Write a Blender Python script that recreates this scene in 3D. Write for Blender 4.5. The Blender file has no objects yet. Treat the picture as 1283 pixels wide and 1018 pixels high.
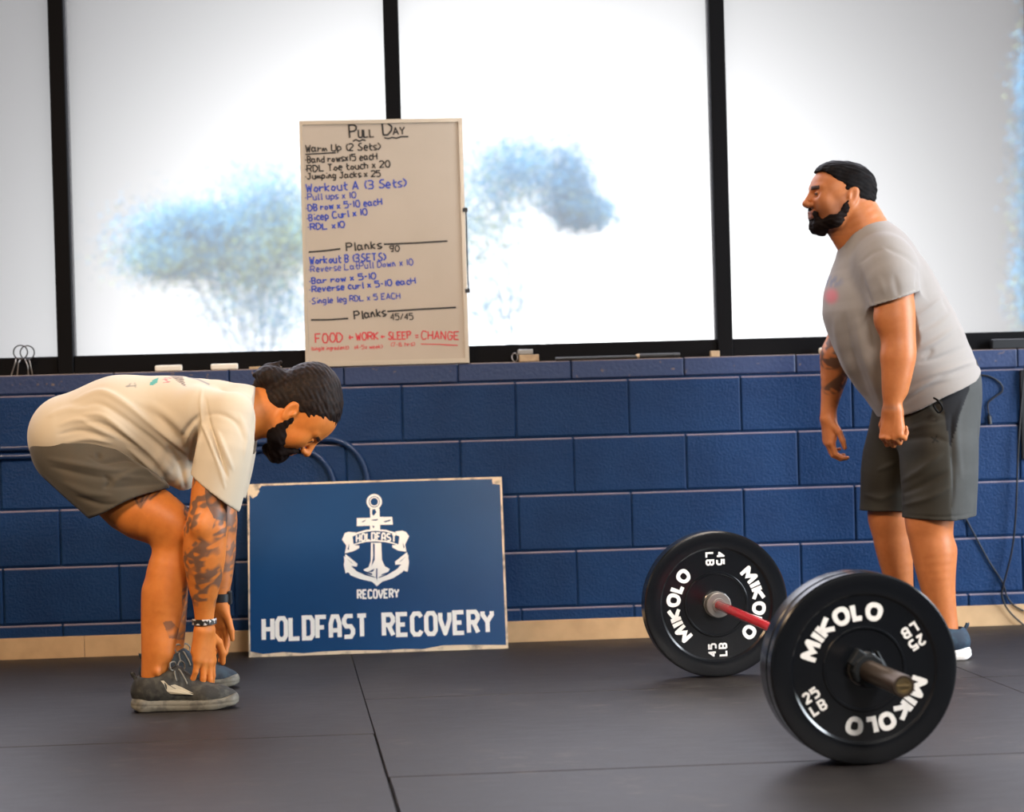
import bpy, bmesh, math, random
import numpy as np
from mathutils import Vector, Matrix

random.seed(7)
SC = bpy.context.scene
COL = SC.collection

# ------------------------------------------------------------------ camera
W, H = 1283, 1018
CAM_F, CAM_H, CAM_YAW, CAM_PITCH, CAM_ROLL, CAM_D = 2423.276, 0.88783, -0.05514, -0.00618, -0.02749, 6.91229
_cy, _sy = math.cos(CAM_YAW), math.sin(CAM_YAW)
_fw = np.array([-_sy * math.cos(CAM_PITCH), _cy * math.cos(CAM_PITCH), math.sin(CAM_PITCH)])
_r = np.array([_cy, _sy, 0.0])
_u = np.cross(_r, _fw)
_c, _s = math.cos(CAM_ROLL), math.sin(CAM_ROLL)
_r, _u = _c * _r + _s * _u, -_s * _r + _c * _u
CAM = np.array([0.0, -CAM_D, CAM_H])
cam = bpy.data.cameras.new('camera')
cam.sensor_fit = 'HORIZONTAL'
cam.sensor_width = 36.0
cam.lens = CAM_F / W * 36.0
cam.clip_end = 300
cam.dof.use_dof = True
cam.dof.focus_distance = 5.65
cam.dof.aperture_fstop = 2.7
cam_o = bpy.data.objects.new('camera', cam)
COL.objects.link(cam_o)
cam_o.matrix_world = Matrix(((_r[0], _u[0], -_fw[0], CAM[0]), (_r[1], _u[1], -_fw[1], CAM[1]),
                             (_r[2], _u[2], -_fw[2], CAM[2]), (0, 0, 0, 1)))
SC.camera = cam_o

# ------------------------------------------------------------------ colour management
SC.view_settings.view_transform = 'Standard'
SC.view_settings.look = 'None'
SC.view_settings.gamma = 1.0
SC.view_settings.use_curve_mapping = False
SC.view_settings.exposure = 0.0
SC.cycles.use_denoising = True
SC.cycles.max_bounces = 8
SC.cycles.transparent_max_bounces = 16
SC.cycles.sample_clamp_indirect = 6.0

# ------------------------------------------------------------------ sky: glow centred on the view axis, fading outward like lens vignetting
world = bpy.data.worlds.new('sky')
SC.world = world
world.use_nodes = True
wn, wl = world.node_tree.nodes, world.node_tree.links
wn.clear()
w_out = wn.new('ShaderNodeOutputWorld')
w_bg = wn.new('ShaderNodeBackground')
w_tc = wn.new('ShaderNodeTexCoord')
w_dot = wn.new('ShaderNodeVectorMath'); w_dot.operation = 'DOT_PRODUCT'
w_dot.inputs[1].default_value = (0.0551, 0.9985, 0.0)      # the camera's level heading, centre of the added glow
wl.new(w_tc.outputs['Generated'], w_dot.inputs[0])
w_ang = wn.new('ShaderNodeMath'); w_ang.operation = 'ARCCOSINE'
wl.new(w_dot.outputs['Value'], w_ang.inputs[0])
w_t = wn.new('ShaderNodeMapRange')
w_t.inputs['From Min'].default_value = math.radians(21); w_t.inputs['From Max'].default_value = 0.0
wl.new(w_ang.outputs[0], w_t.inputs['Value'])
w_pow = wn.new('ShaderNodeMath'); w_pow.operation = 'POWER'; w_pow.inputs[1].default_value = 2.2
wl.new(w_t.outputs[0], w_pow.inputs[0])
w_ramp = wn.new('ShaderNodeMath'); w_ramp.operation = 'MULTIPLY_ADD'
w_ramp.inputs[1].default_value = 4.8; w_ramp.inputs[2].default_value = 0.08
wl.new(w_pow.outputs[0], w_ramp.inputs[0])
w_sep = wn.new('ShaderNodeSeparateXYZ')
wl.new(w_tc.outputs['Generated'], w_sep.inputs[0])
w_up = wn.new('ShaderNodeMapRange'); w_up.interpolation_type = 'SMOOTHSTEP'
w_up.inputs['From Min'].default_value = 0.205
w_up.inputs['From Max'].default_value = 0.5
w_up.inputs['To Min'].default_value = 0.0
w_up.inputs['To Max'].default_value = 7.0
wl.new(w_sep.outputs['Z'], w_up.inputs['Value'])
w_m1 = wn.new('ShaderNodeMix'); w_m1.data_type = 'RGBA'; w_m1.blend_type = 'MULTIPLY'; w_m1.inputs[0].default_value = 1
w_m1.inputs[6].default_value = (1.0, 1.0, 1.0, 1)
wl.new(w_ramp.outputs[0], w_m1.inputs[7])
w_m2 = wn.new('ShaderNodeMix'); w_m2.data_type = 'RGBA'; w_m2.blend_type = 'MULTIPLY'; w_m2.inputs[0].default_value = 1
w_m2.inputs[6].default_value = (0.88, 0.88, 1.0, 1)
wl.new(w_up.outputs[0], w_m2.inputs[7])
w_add = wn.new('ShaderNodeMix'); w_add.data_type = 'RGBA'; w_add.blend_type = 'ADD'; w_add.inputs[0].default_value = 1
wl.new(w_m1.outputs[2], w_add.inputs[6]); wl.new(w_m2.outputs[2], w_add.inputs[7])
wl.new(w_add.outputs[2], w_bg.inputs['Color'])
w_bg.inputs['Strength'].default_value = 1.0
wl.new(w_bg.outputs[0], w_out.inputs[0])

# ------------------------------------------------------------------ ceiling lamps, right key light and an added fill
def area(name, loc, target, sx, sy, power, color, spread=180):
    l = bpy.data.lights.new(name, 'AREA')
    l.shape = 'RECTANGLE'; l.size = sx; l.size_y = sy; l.energy = power; l.color = color; l.spread = math.radians(spread)
    o = bpy.data.objects.new(name, l); COL.objects.link(o)
    o.location = loc
    o.rotation_euler = (Vector(target) - Vector(loc)).to_track_quat('-Z', 'Y').to_euler()
    return o
area('right_key_light', (5.2, -2.2, 1.75), (0.0, -1.2, 0.8), 2.2, 2.4, 400, (0.86, 0.93, 1.0))  # unseen area light standing in for daylight from the right; no doorway exists
area('ceiling_lamp_front', (-2.3, -4.0, 3.2), (-0.6, -1.0, 0.5), 1.2, 0.5, 31, (1.0, 0.70, 0.44), 78)
area('front_right_fill', (1.6, -5.6, 3.3), (0.9, -1.8, 0.3), 1.2, 0.5, 31, (1.0, 0.92, 0.84), 62)  # added fill from the front right to brighten the plate lettering
area('ceiling_lamp_middle', (0.6, -0.95, 3.5), (0.6, -0.75, 0.0), 3.2, 0.2, 28, (1.0, 0.86, 0.74))

# ------------------------------------------------------------------ helpers: pixels to places, objects
def at(px, py, Y):
    """the place seen at a photograph pixel on the upright plane y = Y"""
    d = _fw * CAM_F + _r * (px - W / 2) - _u * (py - H / 2)
    return CAM + d * ((Y - CAM[1]) / d[1])

def floor_at(px, py, z=0.0):
    d = _fw * CAM_F + _r * (px - W / 2) - _u * (py - H / 2)
    return CAM + d * ((z - CAM[2]) / d[2])

def mpp(Y, px=640, py=509):
    """metres per pixel at depth Y"""
    return float((at(px, py, Y) - CAM) @ _fw) / CAM_F

def to_px(P):
    d = np.asarray(P, float) - CAM
    z = d @ _fw
    return np.stack([W / 2 + CAM_F * (d @ _r) / z, H / 2 - CAM_F * (d @ _u) / z], -1)

def link(name, me, m=None, parent=None, smooth=False):
    o = bpy.data.objects.new(name, me)
    COL.objects.link(o)
    if m is not None:
        me.materials.append(m)
    if parent is not None:
        o.parent = parent
    if smooth and len(me.polygons):
        me.polygons.foreach_set('use_smooth', [True] * len(me.polygons))
    return o

def obj(name, bm, m, parent=None, smooth=False):
    me = bpy.data.meshes.new(name)
    bm.to_mesh(me); bm.free()
    return link(name, me, m, parent, smooth)

def pyobj(name, v, f, m, parent=None, smooth=False):
    me = bpy.data.meshes.new(name)
    me.from_pydata([tuple(map(float, p)) for p in v], [], [tuple(map(int, q)) for q in f])
    me.update()
    return link(name, me, m, parent, smooth)

def tag(o, label, cat, group=None):
    o['label'] = label; o['category'] = cat
    if group: o['group'] = group
    return o

def thing(name, label, cat, loc=(0, 0, 0), group=None):
    o = bpy.data.objects.new(name, None)
    o.empty_display_size = 0.1
    COL.objects.link(o)
    o.location = loc
    return tag(o, label, cat, group)

def adopt(child, root):
    """parent keeping the child's world place (roots are only translated)"""
    child.parent = root
    child.matrix_parent_inverse = Matrix.Translation(root.location).inverted()
    return child

def structure(o):
    o['kind'] = 'structure'
    return o

def box(bm, x0, x1, y0, y1, z0, z1, bevel=0.0, segs=1):
    r = bmesh.ops.create_cube(bm, size=1.0)
    for v in r['verts']:
        v.co = Vector(((x0 + x1) / 2 + v.co.x * (x1 - x0), (y0 + y1) / 2 + v.co.y * (y1 - y0), (z0 + z1) / 2 + v.co.z * (z1 - z0)))
    if bevel:
        es = {e for v in r['verts'] for e in v.link_edges}
        bmesh.ops.bevel(bm, geom=list(es), offset=bevel, segments=segs, affect='EDGES', profile=0.5)
    return bm

def boxobj(name, b, m, parent=None, bevel=0.0, segs=1):
    return obj(name, box(bmesh.new(), *b, bevel, segs), m, parent)

def tube(bm, pts, rad, n=10, closed=False):
    """a round bar along a polyline; rad a number or a list"""
    pts = [Vector(p) for p in pts]
    N = len(pts)
    rr = rad if isinstance(rad, (list, tuple)) else [rad] * N
    rings = []
    up = None
    for i, p in enumerate(pts):
        a = pts[(i - 1) % N] if (i > 0 or closed) else p
        b = pts[(i + 1) % N] if (i < N - 1 or closed) else p
        t = (b - a).normalized()
        if up is None:
            up = Vector((0, 0, 1)) if abs(t.z) < .9 else Vector((1, 0, 0))
        s = t.cross(up).normalized(); up = s.cross(t).normalized()
        rings.append([bm.verts.new(p + rr[i] * (math.cos(2 * math.pi * k / n) * s + math.sin(2 * math.pi * k / n) * up)) for k in range(n)])
    for i in range(N if closed else N - 1):
        A, B = rings[i], rings[(i + 1) % N]
        for k in range(n):
            bm.faces.new((A[k], A[(k + 1) % n], B[(k + 1) % n], B[k]))
    if not closed:
        bm.faces.new(rings[0][::-1]); bm.faces.new(rings[-1])
    return bm

def catmull(pts, n=8):
    P = [np.array(p, float) for p in pts]
    P = [2 * P[0] - P[1]] + P + [2 * P[-1] - P[-2]]
    out = []
    for i in range(1, len(P) - 2):
        for k in range(n):
            t = k / n
            out.append(0.5 * (2 * P[i] + (P[i + 1] - P[i - 1]) * t + (2 * P[i - 1] - 5 * P[i] + 4 * P[i + 1] - P[i + 2]) * t * t
                              + (3 * P[i] - P[i - 1] - 3 * P[i + 1] + P[i + 2]) * t ** 3))
    out.append(P[-2])
    return out

def lathe(bm, prof, M, n=64):
    """profile [(radius, height)] spun about the local z axis, placed by the matrix M"""
    rings = []
    for r, h in prof:
        if r < 1e-6:
            rings.append([bm.verts.new(M @ Vector((0, 0, h)))])
        else:
            rings.append([bm.verts.new(M @ Vector((r * math.cos(2 * math.pi * k / n), r * math.sin(2 * math.pi * k / n), h))) for k in range(n)])
    for A, B in zip(rings, rings[1:]):
        for k in range(n):
            k2 = (k + 1) % n
            if len(A) == 1 and len(B) == 1: continue
            if len(A) == 1: bm.faces.new((A[0], B[k], B[k2]))
            elif len(B) == 1: bm.faces.new((A[k], A[k2], B[0]))
            else: bm.faces.new((A[k], A[k2], B[k2], B[k]))
    bmesh.ops.recalc_face_normals(bm, faces=bm.faces[:])
    return bm

def auto_smooth(o, deg=35):
    me = o.data
    me.polygons.foreach_set('use_smooth', [True] * len(me.polygons))
    bm = bmesh.new(); bm.from_mesh(me)
    for e in bm.edges:
        if len(e.link_faces) == 2 and e.calc_face_angle(0) > math.radians(deg):
            e.smooth = False
    bm.to_mesh(me); bm.free()
    return o

# ------------------------------------------------------------------ materials
def material(name, color, rough=0.6, metal=0.0, spec=0.5, noise=None, bump=None, attr=None, sheen=0.0, coat=0.0, emit=None):
    """noise = (scale, other colour, lo, hi); bump = (scale, strength, distance)"""
    m = bpy.data.materials.new(name); m.use_nodes = True
    nt = m.node_tree; N, L = nt.nodes, nt.links
    p = N['Principled BSDF']
    p.inputs['Base Color'].default_value = (*color, 1)
    p.inputs['Roughness'].default_value = rough
    p.inputs['Metallic'].default_value = metal
    p.inputs['Specular IOR Level'].default_value = spec
    p.inputs['Sheen Weight'].default_value = sheen
    p.inputs['Coat Weight'].default_value = coat
    tc = N.new('ShaderNodeTexCoord')
    src = None
    if attr:
        a = N.new('ShaderNodeVertexColor'); a.layer_name = attr
        src = a.outputs['Color']
    if noise:
        nz = N.new('ShaderNodeTexNoise'); nz.inputs['Scale'].default_value = noise[0]; nz.inputs['Detail'].default_value = 6
        L.new(tc.outputs['Object'], nz.inputs['Vector'])
        mr = N.new('ShaderNodeMapRange'); mr.inputs['From Min'].default_value = noise[2]; mr.inputs['From Max'].default_value = noise[3]
        L.new(nz.outputs['Fac'], mr.inputs['Value'])
        mx = N.new('ShaderNodeMix'); mx.data_type = 'RGBA'
        L.new(mr.outputs[0], mx.inputs[0])
        if src is not None:
            mm = N.new('ShaderNodeMix'); mm.data_type = 'RGBA'; mm.blend_type = 'MULTIPLY'; mm.inputs[0].default_value = 1
            L.new(src, mm.inputs[6]); mm.inputs[7].default_value = (*noise[1], 1)
            L.new(src, mx.inputs[6]); L.new(mm.outputs[2], mx.inputs[7])
        else:
            mx.inputs[6].default_value = (*color, 1); mx.inputs[7].default_value = (*noise[1], 1)
        src = mx.outputs[2]
    if src is not None:
        L.new(src, p.inputs['Base Color'])
    if bump:
        bs = bump if isinstance(bump[0], (tuple, list)) else (bump,)
        prev = None
        for sc_, st, di in bs:
            nb = N.new('ShaderNodeTexNoise'); nb.inputs['Scale'].default_value = sc_; nb.inputs['Detail'].default_value = 5
            L.new(tc.outputs['Object'], nb.inputs['Vector'])
            bp = N.new('ShaderNodeBump'); bp.inputs['Strength'].default_value = st; bp.inputs['Distance'].default_value = di
            L.new(nb.outputs['Fac'], bp.inputs['Height'])
            if prev: L.new(prev, bp.inputs['Normal'])
            prev = bp.outputs['Normal']
        L.new(prev, p.inputs['Normal'])
    return m

# ================================================================== THE ROOM
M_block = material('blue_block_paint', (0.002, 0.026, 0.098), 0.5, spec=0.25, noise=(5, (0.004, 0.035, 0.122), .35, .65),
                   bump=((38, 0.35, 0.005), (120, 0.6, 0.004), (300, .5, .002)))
M_ledge = material('blue_ledge_paint', (0.018, 0.04, 0.12), 0.45, noise=(45, (0.20, 0.14, 0.10), .64, .74), bump=(80, .4, .004))
def dust_and_lit_edges(m, dust_lit_color, lo=.45, hi=.85):
    """pale tint on up-facing faces: painted highlight on blocks, real dusting on the ledge"""
    N, L = m.node_tree.nodes, m.node_tree.links
    p = N['Principled BSDF']
    src = p.inputs['Base Color'].links[0].from_socket
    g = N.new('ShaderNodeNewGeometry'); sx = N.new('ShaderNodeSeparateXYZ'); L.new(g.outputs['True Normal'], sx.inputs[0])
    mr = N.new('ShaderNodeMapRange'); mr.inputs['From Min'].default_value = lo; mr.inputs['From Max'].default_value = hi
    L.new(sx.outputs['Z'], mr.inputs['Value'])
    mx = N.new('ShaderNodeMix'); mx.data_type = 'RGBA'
    L.new(mr.outputs[0], mx.inputs[0]); L.new(src, mx.inputs[6]); mx.inputs[7].default_value = (*dust_lit_color, 1)
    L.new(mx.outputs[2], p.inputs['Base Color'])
dust_and_lit_edges(M_block, (0.36, 0.29, 0.31), .2, .6)  # joint highlights painted pale pink on the blocks' upper edges
dust_and_lit_edges(M_ledge, (0.30, 0.21, 0.14), .3, .7)
M_black = material('black_window_frame', (0.004, 0.004, 0.005), 0.6, spec=.08, bump=(60, .05, .001))
M_base = material('tan_base_tile', (0.60, 0.40, 0.22), 0.45, noise=(14, (0.50, 0.33, 0.18), .35, .7), bump=(40, .1, .001))
M_sub = material('concrete_slab', (0.03, 0.03, 0.032), 0.9, bump=(30, .2, .002))
M_ceil = material('dark_ceiling', (0.10, 0.09, 0.08), 0.9, bump=(10, .1, .002))
M_plaster = material('grey_side_wall', (0.11, 0.105, 0.10), 0.8, bump=(40, .15, .002))

# --- back wall of painted concrete blocks up to the window ledge
Z_LEDGE = 1.002
COURSE, BLK = 0.2032, 0.4064
Z0, U0 = 0.9325, -0.012
XL, XR = -3.0, 4.2
bm = bmesh.new()
box(bm, XL, XR, 0.0085, 0.20, -0.02, Z_LEDGE - 0.004)
def course(z_lo, z_hi, off):
    n0 = int(math.floor((XL - U0) / BLK)) - 1
    for i in range(n0, n0 + 22):
        a = U0 + i * BLK + off; b = a + BLK
        a = max(a, XL); b = min(b, XR)
        if b - a < 0.02: continue
        box(bm, a + 0.0022, b - 0.0022, 0.0, 0.02, z_lo + 0.0030, z_hi - 0.0036, 0.0050, 2)
for k in range(5):
    z_hi = Z0 - k * COURSE
    z_lo = max(z_hi - COURSE, 0.0)
    course(z_lo, z_hi, 0 if k % 2 == 0 else BLK / 2)
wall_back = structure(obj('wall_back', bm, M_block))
bm = bmesh.new()
for i in range(-8, 12):     # the course of half-height cap blocks that makes the ledge
    a = U0 + BLK / 2 + i * BLK; b = a + BLK
    if b < XL or a > XR: continue
    dz = random.uniform(-.0015, .0015); dy = random.uniform(-.003, .002)
    box(bm, a + .002, b - .002, -0.002 + dy, 0.10, Z0 + 0.004 + dz, Z_LEDGE + dz * .3, 0.004, 2)
structure(obj('trim_1', bm, M_ledge))
# wall above the windows, side walls, ceiling
Z_TOP = 3.0
structure(boxobj('wall_back_upper', (XL, XR, 0.02, 0.20, Z_TOP, 3.6), M_plaster))
structure(boxobj('wall_left', (XL - 0.2, XL, -9.0, 0.2, -0.02, 3.6), M_plaster))
structure(boxobj('wall_front', (XL - 0.2, XR + 1.5, -9.2, -9.0, -0.02, 3.6), M_plaster))
bm = bmesh.new()            # unseen right wall, solid; the key light stands in front of it
box(bm, XR + 1.3, XR + 1.5, -9.0, 0.2, -0.02, 3.6)
structure(obj('wall_right', bm, M_plaster))
structure(boxobj('wall_back_return', (XR, XR + 1.5, 0.0, 0.2, -0.02, 3.6), M_plaster))
structure(boxobj('ceiling', (XL - 0.2, XR + 1.5, -9.2, 0.2, 3.6, 3.7), M_ceil))
structure(boxobj('floor', (XL - 0.2, XR + 1.5, -9.2, 0.3, -0.10, -0.0125), M_sub))

# --- tan base tiles along the foot of the wall
bm = bmesh.new()
for i in range(-4, 6):
    a = -1.155 + i * 1.22
    a0, b0 = max(a, XL), min(a + 1.22, XR)
    if b0 > a0: box(bm, a0 + .0008, b0 - .0008, -0.010, 0.0, -0.0125, 0.074, 0.0015)
structure(obj('baseboard_back', bm, M_base))

# --- windows
def glass_material():
    m = bpy.data.materials.new('hazy_window_glass'); m.use_nodes = True
    N, L = m.node_tree.nodes, m.node_tree.links
    N.clear()
    out = N.new('ShaderNodeOutputMaterial')
    tr = N.new('ShaderNodeBsdfTransparent'); tr.inputs['Color'].default_value = (0.97, 0.985, 1, 1)
    tl = N.new('ShaderNodeBsdfTranslucent'); tl.inputs['Color'].default_value = (0.86, 0.84, 0.76, 1)
    a = N.new('ShaderNodeMixShader'); a.inputs[0].default_value = 0.19
    L.new(tr.outputs[0], a.inputs[1]); L.new(tl.outputs[0], a.inputs[2])
    L.new(a.outputs[0], out.inputs[0])
    return m
M_glass = glass_material()
MUL = [-2.386, -1.200, -0.013, 1.163, 2.345, 3.53]
YF = 0.045
for i in range(5):
    a, b = MUL[i], MUL[i + 1]
    w = bpy.data.objects.new('window_%d' % (i + 1), None); COL.objects.link(w); structure(w)
    w.location = ((a + b) / 2, YF, Z_LEDGE)
    bm = bmesh.new()
    hw = 0.0275
    box(bm, a - hw * (1 if i == 0 else 0) + (0 if i == 0 else hw), b - hw, YF, YF + 0.06, Z_LEDGE - 0.002, 1.066, 0.003)   # bottom rail
    box(bm, a + hw, b - hw, YF, YF + 0.06, Z_TOP - 0.06, Z_TOP, 0.003)
    if i == 0: box(bm, a - hw, a + hw, YF - .012, YF + 0.085, Z_LEDGE - .002, Z_TOP, 0.003)
    box(bm, b - hw, b + hw, YF - .012, YF + 0.075, Z_LEDGE - .002, Z_TOP, 0.003)                                         # mullion
    adopt(obj('frame', bm, M_black), w)
    bm = bmesh.new(); box(bm, a + hw - .005, b - hw + .005, YF + 0.03, YF + 0.0303, 1.06, Z_TOP - 0.05)
    bmesh.ops.delete(bm, geom=[f for f in bm.faces if f.normal.y > -.5], context='FACES_ONLY')
    adopt(obj('pane', bm, M_glass), w)

# --- rubber mats, each a sheet of its own
def rubber():
    m = bpy.data.materials.new('black_rubber_mat'); m.use_nodes = True
    N, L = m.node_tree.nodes, m.node_tree.links
    p = N['Principled BSDF']
    tc = N.new('ShaderNodeTexCoord')
    n1 = N.new('ShaderNodeTexNoise'); n1.inputs['Scale'].default_value = 1.7; n1.inputs['Detail'].default_value = 5
    n2 = N.new('ShaderNodeTexNoise'); n2.inputs['Scale'].default_value = 9; n2.inputs['Detail'].default_value = 8; n2.inputs['Roughness'].default_value = .7
    mp = N.new('ShaderNodeMapping'); mp.inputs['Scale'].default_value = (1, 3.0, 1)
    L.new(tc.outputs['Object'], n1.inputs['Vector']); L.new(tc.outputs['Object'], mp.inputs[0]); L.new(mp.outputs[0], n2.inputs['Vector'])
    n3 = N.new('ShaderNodeTexNoise'); n3.inputs['Scale'].default_value = 260; n3.inputs['Detail'].default_value = 3
    L.new(tc.outputs['Object'], n3.inputs['Vector'])
    mul = N.new('ShaderNodeMath'); mul.operation = 'MULTIPLY'
    r1 = N.new('ShaderNodeMapRange'); r1.inputs[1].default_value = .44; r1.inputs[2].default_value = .66
    r2 = N.new('ShaderNodeMapRange'); r2.inputs[1].default_value = .52; r2.inputs[2].default_value = .74
    L.new(n1.outputs['Fac'], r1.inputs[0]); L.new(n2.outputs['Fac'], r2.inputs[0])
    L.new(r1.outputs[0], mul.inputs[0]); L.new(r2.outputs[0], mul.inputs[1])
    mx = N.new('ShaderNodeMix'); mx.data_type = 'RGBA'
    mx.inputs[6].default_value = (0.014, 0.0105, 0.0095, 1); mx.inputs[7].default_value = (0.11, 0.09, 0.08, 1)
    L.new(mul.outputs[0], mx.inputs[0])
    L.new(mx.outputs[2], p.inputs['Base Color'])
    rr = N.new('ShaderNodeMapRange'); rr.inputs[3].default_value = .46; rr.inputs[4].default_value = .62
    L.new(n2.outputs['Fac'], rr.inputs[0]); L.new(rr.outputs[0], p.inputs['Roughness'])
    p.inputs['Specular IOR Level'].default_value = 0.42
    bp = N.new('ShaderNodeBump'); bp.inputs['Strength'].default_value = .25; bp.inputs['Distance'].default_value = .002
    L.new(n3.outputs['Fac'], bp.inputs['Height']); L.new(bp.outputs[0], p.inputs['Normal'])
    return m
M_mat = rubber()
def seam_x(Y, k):          # mats lie a touch askew to the wall
    return -0.224 + 1.85 * k - 0.067 * Y
def mat(k, y_far, y_near, label, gap_l=.0012, gap_r=.0012):
    e = 0.0012
    bm = bmesh.new()
    vs = []
    for z in (-0.0122, 0.0):
        vs.append([bm.verts.new((seam_x(y, kk) + g, y + gy, z)) for kk, y, g, gy in
                   ((k, y_far, gap_l, -e), (k, y_near, gap_l, e), (k + 1, y_near, -gap_r, e), (k + 1, y_far, -gap_r, -e))])
    bm.faces.new(vs[1]); bm.faces.new(vs[0][::-1])
    for i in range(4):
        bm.faces.new((vs[0][i], vs[0][(i + 1) % 4], vs[1][(i + 1) % 4], vs[1][i]))
    bmesh.ops.recalc_face_normals(bm, faces=bm.faces[:])
    es = [e_ for e_ in bm.edges if all(v.co.z > -.001 for v in e_.verts)]
    bmesh.ops.bevel(bm, geom=es, offset=.0015, segments=1, affect='EDGES')
    tag(obj('rubber_floor_mat', bm, M_mat), label, 'floor mat', 'black rubber floor mats')
mat(0, -0.012, -1.20, 'black rubber floor mat under the far weight plate, along the wall base')
mat(0, -1.203, -2.385, 'black rubber floor mat between the bar and the blue sign, second row from wall')
mat(0, -2.388, -3.60, 'black rubber floor mat in the foreground under the near weight plate', gap_l=.004)
mat(-1, -0.012, -1.79, 'black rubber floor mat under the bending man and the blue sign')
mat(-1, -1.793, -3.60, 'black rubber floor mat in the empty left foreground', gap_r=.004)
mat(1, -0.012, -1.20, 'black rubber floor mat at the wall behind the standing man, far right')
mat(1, -1.203, -2.385, 'black rubber floor mat right of the near weight plate, right edge of photo')
mat(-2, -0.012, -1.79, 'black rubber floor mat at the wall, far left edge')

# --- blue-painted conduits along the wall, bending down behind the sign
M_pipe = material('blue_painted_conduit', (0.012, 0.036, 0.11), 0.3, bump=(50, .1, .001))
def conduit(name, pts, label, r=.0105):
    tag(auto_smooth(obj(name, tube(bmesh.new(), catmull([at(x, y, -0.0135) for x, y in pts], 8), r, 12), M_pipe), 60), label, 'conduit', 'wall conduits')
conduit('conduit', [(-60, 563.5), (60, 560.5), (200, 557), (330, 554), (398, 550.5), (425, 553), (445, 566), (457, 588), (460.5, 615), (463, 690), (464, 740)],
        'upper blue painted conduit, its bend ending further right above the sign')
conduit('conduit', [(-60, 574), (60, 571), (200, 567.5), (300, 564.5), (362, 562), (388, 566), (405, 578), (415, 595), (418, 615), (420, 690), (421, 740)],
        'lower blue painted conduit, its bend dropping behind the sign left of the other')

# --- trees beyond the windows
def tree_mats():
    out = []
    for n, c in (('blue_green_leaf', (0.14, 0.42, 0.62)), ('yellow_green_leaf', (0.46, 0.60, 0.28))):  # haze is put into the leaf colours, shifted towards the pale sky
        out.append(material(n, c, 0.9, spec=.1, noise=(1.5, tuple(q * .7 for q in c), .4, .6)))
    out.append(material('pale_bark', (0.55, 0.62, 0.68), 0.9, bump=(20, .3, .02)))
    return out
M_leafb, M_leafy, M_bark = tree_mats()
def tree(name, blobs, trunk_px, Y, label, n_leaf, seed):
    rg = random.Random(seed)
    s = mpp(Y)
    base = at(trunk_px[0], 509, Y); base[2] = -0.1
    root = thing(name, label, 'tree', tuple(base), 'trees outside')
    vb, fb, vy, fy = [], [], [], []
    for cx, cy, rx, ry, dens, yel in blobs:
        for _ in range(int(n_leaf * dens)):
            a = (rg.gauss(0, .62), rg.gauss(0, .62), rg.gauss(0, .62))
            p = at(cx, cy, Y) + np.array((a[0] * rx * s, a[1] * rx * s, a[2] * ry * s))
            L = rg.uniform(.020, .034)
            q = Vector((rg.gauss(0, 1), rg.gauss(0, 1), rg.gauss(0, 1))).normalized()
            t = q.orthogonal().normalized(); b = q.cross(t)
            v, f = (vy, fy) if rg.random() < yel else (vb, fb)
            i = len(v)
            pv = Vector(p)
            v += [pv - t * L, pv - b * L * .45, pv + t * L, pv + b * L * .45]
            f.append((i, i + 1, i + 2, i + 3))
    if fb: adopt(pyobj('foliage', vb, fb, M_leafb), root)['kind'] = 'stuff'
    if fy: adopt(pyobj('young_foliage', vy, fy, M_leafy), root)['kind'] = 'stuff'
    top = at(trunk_px[0], trunk_px[1], Y)
    mid = (base + top) / 2 + np.array((.1, 0, 0))
    bm = tube(bmesh.new(), catmull([base, mid, top], 5), [.12 - .009 * i for i in range(11)], 8)
    for cx, cy, rx, ry, dens, yel in blobs:
        e = at(cx, cy, Y)
        tube(bm, catmull([mid, (mid * .4 + e * .6) + np.array((0, 0, .15)), e], 4), [.03, .028, .026, .024, .02, .018, .015, .012, .008], 6)
    adopt(obj('trunk', bm, M_bark), root)
tree('tree', [(235, 292, 60, 30, .8, .10), (222, 325, 52, 24, .7, .40), (262, 286, 36, 20, .6, .2), (335, 262, 52, 46, .6, .10), (368, 300, 44, 34, .6, .65), (310, 335, 46, 34, .45, .5), (300, 385, 60, 50, .22, .2), (355, 390, 40, 50, .25, .2)],
     (318, 436), 24.0, 'hazy wide tree outside, left of the whiteboard', 15000, 1)
tree('tree', [(625, 225, 56, 60, .40, .15), (655, 215, 45, 36, .35, .1), (712, 235, 30, 44, .65, .05), (735, 268, 34, 20, .40, .1), (610, 300, 55, 55, .28, .45), (560, 260, 50, 70, .25, .2), (640, 380, 50, 50, .20, .1), (590, 400, 50, 40, .16, .1)],
     (640, 436), 26.0, 'hazy tree outside, right of the whiteboard', 17000, 2)
tree('tree', [(1300, 130, 22, 70, .9, .1), (1306, 240, 26, 60, .9, .2), (1300, 360, 24, 60, .9, .2)],
     (1312, 420), 20.0, 'dark tree outside at the far right edge of the windows', 7000, 3)

# ================================================================== LETTERING
def subdivide(pl, step):
    out = [pl[0]]
    for a, b in zip(pl, pl[1:]):
        n = max(1, int(math.ceil(math.dist(a, b) / step)))
        for k in range(1, n + 1):
            out.append((a[0] + (b[0] - a[0]) * k / n, a[1] + (b[1] - a[1]) * k / n))
    return out

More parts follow.
